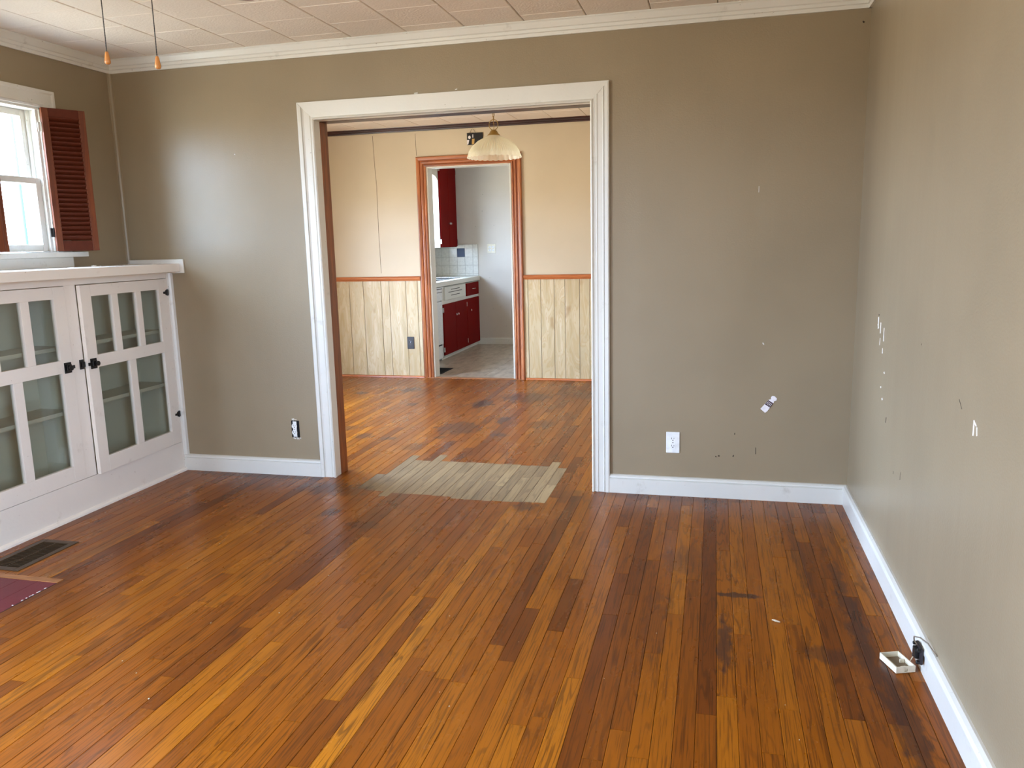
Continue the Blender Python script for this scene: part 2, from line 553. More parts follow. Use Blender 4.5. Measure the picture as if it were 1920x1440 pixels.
def mesh_obj(name, bm, mat, parent=None, smooth=False, local=False):
    finish(bm, smooth)
    me = bpy.data.meshes.new(name)
    root = parent
    while root is not None and root.parent is not None:
        root = root.parent
    if root is not None and root.name in INV and not local:
        bm.transform(INV[root.name])
    bm.to_mesh(me)
    bm.free()
    mats = mat if isinstance(mat, (list, tuple)) else [mat]
    for m in mats:
        me.materials.append(M_[m] if isinstance(m, str) else m)
    o = bpy.data.objects.new(name, me)
    COL.objects.link(o)
    if parent is not None:
        o.parent = parent
    return o


def tag(o, label=None, cat=None, group=None, kind=None):
    if label:
        o['label'] = label
    if cat:
        o['category'] = cat
    if group:
        o['group'] = group
    if kind:
        o['kind'] = kind
    return o


def thing(name, label, cat, loc, rotz=0.0, group=None, kind=None):
    o = bpy.data.objects.new(name, None)
    o.empty_display_size = 0.05
    COL.objects.link(o)
    o.location = loc
    o.rotation_euler = (0, 0, rotz)
    m = Matrix.Translation(Vector(loc)) @ Matrix.Rotation(rotz, 4, 'Z')
    INV[o.name] = m.inverted()
    return tag(o, label, cat, group, kind)


def wall(name, bm, mat, label):
    return tag(mesh_obj(name, bm, mat), label, 'wall', kind='structure')


# ------------------------------------------------------------------ walls
TH = 0.13
# partition between living room and dining room, with the wide cased opening
OX0, OX1, OZ = -2.858, -1.31, 2.059
bm = bmesh.new()
segs = [(DXL - 0.15, OX0 - 0.021, 0, DC), (OX1 + 0.021, 0.0, 0, DC), (OX0 - 0.021, OX1 + 0.021, OZ + 0.021, DC)]
for x0, x1, z0, z1 in segs:
    box(bm, x0, x1, 0.0, 0.06, z0, z1)
    box(bm, x0, x1, 0.06, TH, z0, z1)
for f in bm.faces:
    if f.calc_center_median().y > 0.06:
        f.material_index = 1
wall_far = wall('wall_far', bm, ['wall', 'wall_dining'], 'tan painted wall with the wide white cased opening')


def wall_with_hole(name, mat, label, axis, c0, c1, a0, a1, z1, holes):
    """wall slab across axis ('x' or 'y') from c0 to c1, running a0..a1, with holes (h0, h1, hz0, hz1)"""
    bm = bmesh.new()
    cur = a0
    for (h0, h1, hz0, hz1) in sorted(holes):
        parts = [(cur, h0, 0, z1), (h0, h1, 0, hz0), (h0, h1, hz1, z1)]
        for (p0, p1, q0, q1) in parts:
            if q1 > q0:
                box(bm, *((c0, c1, p0, p1) if axis == 'x' else (p0, p1, c0, c1)), q0, q1)
        cur = h1
    box(bm, *((c0, c1, cur, a1) if axis == 'x' else (cur, a1, c0, c1)), 0, z1)
    return wall(name, bm, mat, label)


wall_left = wall_with_hole('wall_left', 'wall', 'tan painted wall behind the white glazed cabinet', 'x', -W - 0.15, -W, YF, 0.0, CEIL, [WIN_L, WIN_L2])
wall_right = wall_with_hole('wall_right', 'wall', 'long bare tan wall with scuffs and paint chips', 'x', 0.0, 0.14, YF, 0.13, CEIL, [WIN_ADDED_R])
wall_front = wall_with_hole('wall_front', 'wall', 'front wall of the living room behind the viewer', 'y', YF - 0.15, YF, -W - 0.15, 0.14, CEIL, [WIN_F])
D2X0, D2X1, D2Z = -3.463, -2.626, 2.117
bm = bmesh.new()
for x0, x1, z0, z1 in [(DXL - 0.1, D2X0 - 0.016, 0, DC), (D2X1 + 0.016, DXR + 0.1, 0, DC), (D2X0 - 0.016, D2X1 + 0.016, D2Z + 0.002, DC)]:
    box(bm, x0, x1, Y2, Y2 + 0.06, z0, z1)
    box(bm, x0, x1, Y2 + 0.06, Y2 + TH, z0, z1)
for f in bm.faces:
    if f.calc_center_median().y > Y2 + 0.06:
        f.material_index = 1
wall_dining = wall('wall_dining_far', bm, ['wall_dining', 'wall_kitchen'], 'cream dining room wall with pale wood wainscot')
wall_with_hole('wall_dining_left', 'wall_dining', 'left cream wall of the dining room', 'x', DXL - 0.15, DXL, TH, Y2, DC, [WIN_D])
wall('wall_dining_right', B(DXR, DXR + 0.1, TH, Y2, 0, DC), 'wall_dining', 'right cream wall of the dining room')
wall_kitchen = wall('wall_kitchen_far', B(KXL - 0.1, KXR + 0.1, Y3, Y3 + 0.1, 0, 2.46), 'wall_kitchen', 'grey kitchen wall behind the red cabinets')
wall_with_hole('wall_kitchen_left', 'wall_kitchen', 'kitchen wall behind the sink counter', 'x', KXL - 0.15, KXL, Y2 + TH, Y3, 2.46, [WIN_K])
wall('wall_kitchen_right', B(KXR, KXR + 0.1, Y2 + TH, Y3, 0, 2.46), 'wall_kitchen', 'right grey wall of the kitchen')

# ------------------------------------------------------------------ ceilings with 12 inch tiles
ceil = tag(mesh_obj('ceiling', B(-W - 0.15, 0.14, YF - 0.15, 0.0, CEIL + 0.006, CEIL + 0.1), 'gap'), 'living room ceiling of off-white square fibre tiles', 'ceiling', kind='structure')


def tile_mesh(name, sx, sy, th, bev, mat):
    bm = bmesh.new()
    box(bm, -sx / 2, sx / 2, -sy / 2, sy / 2, 0, th)
    low = [ed for ed in bm.edges if all(abs(v.co.z) < 1e-6 for v in ed.verts)]
    bmesh.ops.bevel(bm, geom=low, offset=bev, segments=1, affect='EDGES')
    finish(bm)
    me = bpy.data.meshes.new(name)
    bm.to_mesh(me)
    bm.free()
    me.materials.append(M_[mat])
    return me


PX = 0.3165
tm = tile_mesh('ceiling_tile', PX - 0.0035, 0.303, 0.010, 0.0035, 'ceiling')
ncol = 0
x = -1.007 + 3 * PX
k = 3
spare = []
while x > -W:
    off = -0.01 if (k % 2 == 0) else -0.147
    y = off + 0.3045
    while y > YF:
        yc, xc = y - 0.152, x - PX / 2
        if yc - 0.15 < -0.0 and xc - PX / 2 > -W - 0.3:
            if yc > -2.6 and -W - 0.12 < xc < 0.12:
                o = bpy.data.objects.new('ceiling_tile', tm)
                COL.objects.link(o)
                o.location = (xc, min(yc, yc), CEIL + random.uniform(-0.0006, 0.0006))
                o.parent = ceil
            else:
                spare.append((xc, yc))
        y -= 0.3045
    x -= PX
    k += 1
bm = bmesh.new()
for (xc, yc) in spare:
    box(bm, xc - 0.156, xc + 0.156, yc - 0.151, yc + 0.151, CEIL, CEIL + 0.01)
tag(mesh_obj('ceiling_tiles', bm, 'ceiling', ceil), kind='stuff')

ceil_d = tag(mesh_obj('ceiling.001', B(DXL - 0.15, DXR + 0.1, 0.0, Y2 + TH, DC + 0.006, DC + 0.1), 'gap'), 'dining room ceiling of square tiles above the glass lamp', 'ceiling', kind='structure')
td = tile_mesh('ceiling_tile_dining', 0.3235, 0.3235, 0.010, 0.003, 'ceiling')
for i in range(14):
    for j in range(11):
        xc, yc = -1.865 + 0.3265 * (3 - i) - 0.163, 3.42 - 0.3265 * j + 0.1632
        if xc < DXL or xc > DXR + 0.1 or yc < TH:
            continue
        o = bpy.data.objects.new('ceiling_tile', td)
        COL.objects.link(o)
        o.location = (xc, yc, DC)
        o.parent = ceil_d
tag(mesh_obj('ceiling.002', B(KXL - 0.15, KXR + 0.1, Y2 + TH, Y3 + 0.1, 2.46, 2.54), 'kwhite'), 'plain white kitchen ceiling', 'ceiling', kind='structure')

# ------------------------------------------------------------------ oak strip floor
floor = tag(mesh_obj('floor', B(DXL - 0.1, 0.14, YF - 0.15, Y2, -0.10, -0.018), 'grime'), 'worn orange oak strip floor running through both rooms', 'floor', kind='structure')
RP = 0.0587


def proj(P):
    d = Vector(P) - CAM
    z = d.dot(fw)
    if z < 0.05:
        return None
    return 960 + F_PX * d.dot(RT) / z, 720 - F_PX * d.dot(UP) / z


def seen_area(x0, x1, y0, y1):
    """rough picture area of a plank, zero where the partition, the cabinet or the frame hides it"""
    n, tot = 6, 0.0
    for i in range(n):
        ya, yb = y0 + (y1 - y0) * i / n, y0 + (y1 - y0) * (i + 1) / n
        q = [proj((a, b, 0)) for a, b in ((x0, ya), (x1, ya), (x1, yb), (x0, yb))]
        if any(v is None for v in q):
            continue
        cx = sum(v[0] for v in q) / 4
        cyy = sum(v[1] for v in q) / 4
        if not (0 < cx < 1920 and 0 < cyy < 1440):
            continue
        yc, xc = (ya + yb) / 2, (x0 + x1) / 2
        if yc > 0:
            xo = CAM.x + (xc - CAM.x) * (0 - CAM.y) / (yc - CAM.y)
            if not (OX0 < xo < OX1):
                continue
        elif xc < -3.9:
            continue
        tot += abs(sum(q[k][0] * q[(k + 1) % 4][1] - q[(k + 1) % 4][0] * q[k][1] for k in range(4))) / 2
    return tot


# rows of bare boards in the doorway: row right edge x -> (y0, y1)
PATCH = {}
for row, (a, b_) in zip(range(26, 45), [(-0.258, 0.405), (-0.262, 0.535), (-0.265, 0.43), (-0.27, 0.435), (-0.27, 0.43), (-0.275, 0.44), (-0.275, 0.44), (-0.272, 0.435),
                                    (-0.27, 0.44), (-0.245, 0.44), (-0.24, 0.44), (-0.235, 0.435), (-0.235, 0.44), (-0.235, 0.44), (-0.235, 0.58), (-0.30, 0.43), (-0.215, 0.435), (-0.20, 0.54), (-0.19, 0.10)]):
    PATCH[row] = (a, b_)
VENT = (-3.80, -3.605, -1.57, -1.228)
HEARTH = (-3.70, -3.33, -3.4, -1.607)
planks = []
row = 0
x1 = 0.0
while x1 > DXL:
    x0 = x1 - RP
    ya = YF if x1 > -W else TH
    y = ya - random.uniform(0, 0.9)
    cuts = []
    while y < Y2 - 0.02:
        ln = random.choice((0.35, 0.5, 0.7, 0.9, 1.1, 1.3, 1.6, 1.9, 2.2)) * random.uniform(0.85, 1.15)
        cuts.append((y, min(y + ln, Y2 - 0.012), 0))
        y += ln
    if row in PATCH:
        pa, pb = PATCH[row]
        new = []
        for (a, b_, t_) in cuts:
            if b_ <= pa or a >= pb:
                new.append((a, b_, t_))
            else:
                if a < pa - 0.05:
                    new.append((a, pa, t_))
                if b_ > pb + 0.05:
                    new.append((pb, b_, t_))
        if random.random() < 0.4:
            mid = pa + (pb - pa) * random.uniform(0.3, 0.7)
            new += [(pa, mid, 1), (mid, pb, 1)]
        else:
            new.append((pa, pb, 1))
        cuts = sorted(new)
    for (a, b_, t_) in cuts:
        a = max(a, ya)
        if b_ - a < 0.02:
            continue
        pieces = [(a, b_)]
        narrow = []
        for (hx0, hx1, hy0, hy1) in (VENT, HEARTH):
            if x0 < hx1 - 0.01 and x1 > hx0 + 0.01:
                q = []
                lo_, hi_ = max(a, hy0), min(b_, hy1)
                if hi_ - lo_ > 0.02:
                    if x1 - hx1 > 0.003:
                        narrow.append((hx1, x1, lo_, hi_))
                    if hx0 - x0 > 0.003:
                        narrow.append((x0, hx0, lo_, hi_))
                for (p0, p1) in pieces:
                    if p1 <= hy0 or p0 >= hy1:
                        q.append((p0, p1))
                    else:
                        if p0 < hy0:
                            q.append((p0, hy0))
                        if p1 > hy1:
                            q.append((hy1, p1))
                pieces = q
        r = random.random()
        tone = random.gauss(0.52, 0.12)
        if r < 0.07:
            tone = random.uniform(0.14, 0.30)
        elif r > 0.91:
            tone = random.uniform(0.70, 0.88)
        tone = min(max(tone, 0.02), 1.0)
        offv = random.random()
        for (q0, q1, p0, p1) in narrow:
            planks.append([seen_area(q0, q1, p0, p1), q0, q1, p0, p1, tone, offv, t_])
        for (p0, p1) in pieces:
            if p1 - p0 > 0.015:
                planks.append([seen_area(x0, x1, p0, p1), x0, x1, p0, p1, tone, offv, t_])
    x1 = x0
    row += 1
planks.sort(key=lambda q: -q[0])


def plank_geo(bm, lay, q):
    _, x0, x1, y0, y1, tone, offv, t_ = q
    g = 0.0005
    gy = 0.0008
    zt = random.uniform(-0.0005, 0.0003)
    c = 0.0011
    lo = [bm.verts.new(v) for v in ((x0 + g, y0 + gy, -0.016), (x1 - g, y0 + gy, -0.016), (x1 - g, y1 - gy, -0.016), (x0 + g, y1 - gy, -0.016))]
    md = [bm.verts.new((v.co.x, v.co.y, zt - c)) for v in lo]
    tp = [bm.verts.new(v) for v in ((x0 + g + c, y0 + gy + 0.0001, zt), (x1 - g - c, y0 + gy + 0.0001, zt), (x1 - g - c, y1 - gy - 0.0001, zt), (x0 + g + c, y1 - gy - 0.0001, zt))]
    fs = [bm.faces.new(tp)]
    for i in range(4):
        j = (i + 1) % 4
        fs.append(bm.faces.new((md[i], md[j], tp[j], tp[i])))
        fs.append(bm.faces.new((lo[i], lo[j], md[j], md[i])))
    for f in fs:
        for lp in f.loops:
            lp[lay] = (tone, offv, float(t_), 1.0)


def plank_obj(name, qs):
    bm = bmesh.new()
    lay = bm.loops.layers.float_color.new('tone')
    for q in qs:
        plank_geo(bm, lay, q)
    return mesh_obj(name, bm, 'floor', floor)


for q in planks[:300]:
    plank_obj('plank', [q])
tag(plank_obj('planks', planks[300:]), kind='stuff')

# kitchen vinyl floor
kfl = tag(mesh_obj('floor.001', B(KXL - 0.1, KXR + 0.1, Y2, Y3, -0.10, -0.006), 'grime'), 'stained beige vinyl tile floor of the kitchen', 'floor', kind='structure')
tk = tile_mesh('floor_tile', 0.3025, 0.3025, 0.007, 0.001, 'vinyl')
for i in range(9):
    for j in range(9):
        xc, yc = -2.53 - 0.304 * (i - 3), Y2 + 0.17 + 0.304 * j
        if xc > KXR or yc > Y3 or xc < KXL:
            continue
        o = bpy.data.objects.new('floor_tile', tk)
        COL.objects.link(o)
        o.rotation_euler = (PI, 0, 0)
        o.location = (xc, yc, 0.0)
        o.parent = kfl

# ------------------------------------------------------------------ mouldings of the living room
CROWN = [(0, 0), (0, 0.012), (0.016, 0.014), (0.019, 0.020), (0.033, 0.022), (0.037, 0.028), (0.062, 0.040), (0.068, 0.046), (0.072, 0.046), (0.072, 0)]
CH = CEIL - 0.072
bm = mould(bmesh.new(), (-W, 0, CH), (0, 0, CH), (0, 0, 1), (0, -1, 0), CROWN)
tag(mesh_obj('trim_1', bm, 'trim'), 'white crown moulding above the cased opening', 'moulding', kind='structure')
bm = mould(bmesh.new(), (-W, YF, CH), (-W, 0, CH), (0, 0, 1), (1, 0, 0), CROWN)
tag(mesh_obj('trim_2', bm, 'trim'), 'white crown moulding above the window with shutters', 'moulding', kind='structure')
bm = mould(bmesh.new(), (0, YF, CH), (0, 0, CH), (0, 0, 1), (-1, 0, 0), CROWN)
tag(mesh_obj('trim_3', bm, 'trim'), 'white crown moulding above the long bare wall', 'moulding', kind='structure')
bm = prism(bmesh.new(), [(0, 0), (0.02, 0), (0.017, -0.010), (0.010, -0.017), (0, -0.02)], (-W, 0, 1.29), (1, 0, 0), (0, 1, 0), (0, 0, 1), CH - 1.29)
tag(mesh_obj('trim_4', bm, 'wall'), 'slim tan corner strip rising from the cabinet top', 'moulding', kind='structure')

BASE = [(0, 0), (0, 0.020), (0.080, 0.020), (0.083, 0.014), (0.086, 0.020), (0.094, 0.018), (0.100, 0.010), (0.102, 0.0)]
bm = mould(bmesh.new(), (-1.214, 0, 0), (0, 0, 0), (0, 0, 1), (0, -1, 0), BASE)
tag(mesh_obj('baseboard_far', bm, 'trim'), 'white baseboard between the cased opening and the right corner', 'baseboard', kind='structure')
bm = mould(bmesh.new(), (-3.888, 0, 0), (-2.951, 0, 0), (0, 0, 1), (0, -1, 0), BASE)
tag(mesh_obj('baseboard_far.001', bm, 'trim'), 'short white baseboard between cabinet and cased opening', 'baseboard', kind='structure')
BASER = [(0, 0), (0, 0.020), (0.068, 0.020), (0.070, 0.017), (0.074, 0.024), (0.086, 0.024), (0.096, 0.018), (0.102, 0.008), (0.102, 0.0)]
bm = mould(bmesh.new(), (0, YF, 0), (0, 0, 0), (0, 0, 1), (-1, 0, 0), BASER)
base_r = tag(mesh_obj('baseboard_right', bm, 'trim'), 'white baseboard along the long bare wall', 'baseboard', kind='structure')

# ------------------------------------------------------------------ cased opening between the rooms (door_1)
door1 = thing('door_1', 'wide white cased opening into the dining room', 'doorway', (-2.08, 0, 0), kind='structure')
CASE = [(0, 0), (0, 0.016), (0.006, 0.021), (0.012, 0.017), (0.014, 0.011), (0.020, 0.011), (0.024, 0.015), (0.034, 0.016), (0.036, 0.012), (0.060, 0.014), (0.068, 0.018), (0.070, 0.012), (0.073, 0.021), (0.090, 0.023), (0.096, 0.020), (0.096, 0)]
CASEH = [(0, 0), (0, 0.016), (0.006, 0.021), (0.012, 0.017), (0.014, 0.012), (0.022, 0.013), (0.084, 0.019), (0.096, 0.020), (0.096, 0)]
mesh_obj('casing_board', mould(bmesh.new(), (-2.855, 0, 0), (-2.855, 0, 2.059), (-1, 0, 0), (0, -1, 0), CASE, 0, 1.0), 'trim', door1)
mesh_obj('casing_board', mould(bmesh.new(), (-1.31, 0, 0), (-1.31, 0, 2.059), (1, 0, 0), (0, -1, 0), CASE, 0, 1.0), 'trim', door1)
mesh_obj('casing_board', mould(bmesh.new(), (-2.855, 0, 2.059), (-1.31, 0, 2.059), (0, 0, 1), (0, -1, 0), CASEH, -1.0, 1.0), 'trim', door1)


def jamb(x0, x1, y0, y1, z0, z1, m):
    return mesh_obj('jamb_board', B(x0, x1, y0, y1, z0, z1, bev=0.0015), m, door1)


jamb(-2.878, -2.858, -0.012, 0.060, 0, 2.059, 'trim')
jamb(-2.878, -2.857, 0.060, 0.150, 0, 2.059, 'jamb')
jamb(-1.310, -1.290, -0.012, 0.060, 0, 2.059, 'trim')
jamb(-1.311, -1.290, 0.060, 0.150, 0, 2.059, 'jamb')
jamb(-2.858, -1.310, -0.012, 0.060, 2.059, 2.079, 'trim')
jamb(-2.857, -1.311, 0.061, 0.150, 2.058, 2.079, 'crown_dark')

# ------------------------------------------------------------------ living room window in the left wall
win = thing('window_1', 'white double-hung window between two brown louvered shutters', 'window', (-W, -0.84, 1.37), kind='structure')
wy0, wy1, wz0, wz1 = WIN_L
WC = [(0, 0), (0, 0.014), (0.010, 0.018), (0.016, 0.013), (0.07, 0.016), (0.078, 0.021), (0.090, 0.021), (0.090, 0)]
mesh_obj('casing_board', mould(bmesh.new(), (-W, wy1 - 0.006, wz0), (-W, wy1 - 0.006, wz1), (0, 1, 0), (1, 0, 0), WC, 0, 1.0), 'trim', win)
mesh_obj('casing_board', mould(bmesh.new(), (-W, wy0 + 0.006, wz0), (-W, wy0 + 0.006, wz1), (0, -1, 0), (1, 0, 0), WC, 0, 1.0), 'trim', win)
mesh_obj('casing_board', mould(bmesh.new(), (-W, wy0 + 0.006, wz1), (-W, wy1 - 0.006, wz1), (0, 0, 1), (1, 0, 0), WC, -1.0, 1.0), 'trim', win)
mesh_obj('stool_board', boxes([(-W - 0.149, -W + 0.0005, wy0 + 0.001, wy1 - 0.001, wz0 + 0.0005, wz0 + 0.004), (-W + 0.001, -W + 0.055, wy0 - 0.165, wy1 + 0.165, wz0 - 0.028, wz0 - 0.001)], bev=0.0018), 'trim', win)
mesh_obj('apron_board', B(-W, -W + 0.02, wy0 - 0.09, wy1 + 0.09, wz0 - 0.085, wz0 - 0.028, bev=0.004), 'trim', win)
mesh_obj('window_jamb', boxes([(-W - 0.15, -W, wy1 - 0.012, wy1, wz0, wz1), (-W - 0.15, -W, wy0, wy0 + 0.012, wz0, wz1), (-W - 0.15, -W, wy0, wy1, wz1 - 0.012, wz1)]), 'trim', win)
mesh_obj('parting_strip', boxes([(-W - 0.076, -W - 0.066, wy1 - 0.030, wy1 - 0.012, wz0, wz1 - 0.012), (-W - 0.076, -W - 0.066, wy0 + 0.012, wy0 + 0.030, wz0, wz1 - 0.012), (-W - 0.028, -W - 0.012, wy1 - 0.026, wy1 - 0.012, wz0, wz1 - 0.012), (-W - 0.028, -W - 0.012, wy0 + 0.012, wy0 + 0.026, wz0, wz1 - 0.012)]), 'trim', win)


def sash(x0, x1, z0, z1, top, bot, st=0.046):
    s = mesh_obj('sash', boxes([(x0, x1, wy0 + 0.013, wy0 + 0.013 + st, z0, z1), (x0, x1, wy1 - 0.013 - st, wy1 - 0.013, z0, z1),
                                (x0, x1, wy0 + 0.013 + st, wy1 - 0.013 - st, z1 - top, z1), (x0, x1, wy0 + 0.013 + st, wy1 - 0.013 - st, z0, z0 + bot)], bev=0.003), 'trim', win)
    xm = (x0 + x1) / 2
    mesh_obj('pane', B(xm - 0.0015, xm + 0.0015, wy0 + 0.013 + st - 0.004, wy1 - 0.013 - st + 0.004, z0 + bot - 0.004, z1 - top + 0.004), 'glass', s)
    return s


sash(-W - 0.112, -W - 0.078, 1.735, wz1 - 0.012, 0.034, 0.034)
sash(-W - 0.064, -W - 0.030, wz0 + 0.005, 1.762, 0.032, 0.036)
mesh_obj('storm_frame', boxes([(-W - 0.148, -W - 0.134, wy0 + 0.012, wy0 + 0.035, wz0, wz1 - 0.012), (-W - 0.148, -W - 0.134, wy1 - 0.035, wy1 - 0.012, wz0, wz1 - 0.012),
                               (-W - 0.148, -W - 0.134, wy0 + 0.012, wy1 - 0.012, 1.735, 1.76)]), 'trim', win)
mesh_obj('sash_lock', boxes([(-W - 0.030, -W - 0.016, wy1 - 0.022, wy1 - 0.010, 1.44, 1.478)]), 'black', win)

bm = tube(bmesh.new(), [(-4.843, -0.045, -0.1), (-4.843, -0.045, 2.6)], 0.021, 14)
for zz in (1.1, 2.5):
    box(bm, -4.87, -4.816, -0.03, -0.012, zz, zz + 0.03)
tag(mesh_obj('downspout', bm, 'post', smooth=True), 'pale blue downspout on the house corner seen through the window', 'pipe')
tag(mesh_obj('wall_outside', boxes([(DXL - 0.15, -W - 0.15, -0.012, 0.0, zz, zz + 0.1) for zz in [q * 0.1 for q in range(27)]]), 'siding'), 'white clapboard siding outside the window', 'wall', kind='structure')


def shutter(label, hx, hy, ang, sgn):
    """louvered shutter leaf hinged on a vertical edge; local +x runs from hinge to free edge, local y is its thickness"""
    w_, z0, z1, th, st = 0.218, 1.374, 2.122, 0.022, 0.034
    s = thing('window_shutter', label, 'shutter', (hx, hy, z0), ang, group='louvered shutters at the window')
    h = z1 - z0
    for a0 in (0.0, w_ - st):
        mesh_obj('stile', B(a0, a0 + st, -th / 2, th / 2, 0, h, bev=0.002), 'shutter', s, local=True)
    for b0, b1 in ((0, 0.055), (h - 0.045, h)):
        mesh_obj('rail', B(st, w_ - st, -th / 2 + 0.001, th / 2 - 0.001, b0, b1, bev=0.0015), 'slat', s, local=True)
    n = 26
    for i in range(n):
        zc = 0.058 + (h - 0.045 - 0.058) * (i + 0.5) / n
        b = B(st - 0.004, w_ - st + 0.004, -0.0025, 0.0025, -0.0165, 0.0165, bev=0.001)
        b.transform(Matrix.Translation((0, 0, zc)) @ Matrix.Rotation(sgn * math.radians(42), 4, 'X'))
        mesh_obj('slat', b, 'slat', s, local=True)
    for zc in (0.10, h - 0.10):
        b = bmesh.new()
        tube(b, [(-0.004, 0, zc - 0.025), (-0.004, 0, zc + 0.025)], 0.004, 8)
        box(b, -0.020, -0.002, -0.0015, 0.0015, zc - 0.024, zc + 0.024)
        mesh_obj('hinge', b, 'black' if zc < 0.3 else 'trim', s, local=True)
    return s


shutter('brown louvered shutter standing open at the window edge nearest the far wall', -4.140, -0.572, math.radians(90 - 28), 1)
shutter('brown louvered shutter at the picture edge, only its lower corner in view', -4.140, -1.112, math.radians(4), -1)

# ------------------------------------------------------------------ built-in glazed cabinet
cab = thing('glazed_cabinet', 'white built-in cabinet with glass doors below the shuttered window', 'cabinet', (-4.02, -0.8, 0))
CX, CY0 = -3.888, -1.60
mesh_obj('carcass', boxes([(-W, CX - 0.02, -0.02, 0.0, 0, 1.235), (-W, CX - 0.02, CY0, CY0 + 0.02, 0, 1.235), (-W, -W + 0.012, CY0, 0.0, 0, 1.235), (-W, CX - 0.02, CY0, 0.0, 0.17, 0.185), (-W, CX - 0.02, -0.80, -0.78, 0.17, 1.235)]), 'cabinet_in', cab)
mesh_obj('face_frame', boxes([(CX - 0.02, CX, -0.034, -0.001, 0, 1.235), (CX - 0.02, CX, -0.826, -0.750, 0.186, 1.20), (CX - 0.02, CX, CY0, -1.545, 0, 1.235),
                              (CX - 0.02, CX, -1.545, -0.034, 1.20, 1.235), (CX - 0.02, CX, -1.545, -0.034, 0.0, 0.184)], bev=0.0015), 'cabinet', cab)
mesh_obj('shoe_moulding', prism(bmesh.new(), [(0, 0), (0.016, 0), (0.0145, 0.010), (0.009, 0.017), (0, 0.02)], (CX, CY0, 0), (1, 0, 0), (0, 0, 1), (0, 1, 0), -CY0 - 0.021), 'cabinet', cab)
mesh_obj('corner_moulding', prism(bmesh.new(), [(0, 0), (0, -0.024), (0.010, -0.022), (0.019, -0.015), (0.024, 0)], (CX, 0, 0.10), (1, 0, 0), (0, 1, 0), (0, 0, 1), 1.13), 'trim', cab)
mesh_obj('counter_board', B(-W, -3.80, CY0 - 0.02, -0.013, 1.237, 1.286, bev=0.003), 'cabinet', cab)
mesh_obj('wall_cleat', B(-W, -3.774, -0.012, -0.001, 1.228, 1.311, bev=0.003), 'trim', cab)
mesh_obj('shelf', B(-W + 0.012, -3.955, -0.785, -0.02, 0.870, 0.889), 'cabinet_in', cab)
mesh_obj('shelf', B(-W + 0.012, -3.955, CY0 + 0.02, -0.795, 0.868, 0.887), 'cabinet_in', cab)
mesh_obj('shelf', B(-W + 0.012, -3.955, -0.785, -0.02, 0.540, 0.560), 'cabinet_in', cab)
mesh_obj('shelf', B(-W + 0.012, -3.955, CY0 + 0.02, -0.795, 0.530, 0.550), 'cabinet_in', cab)


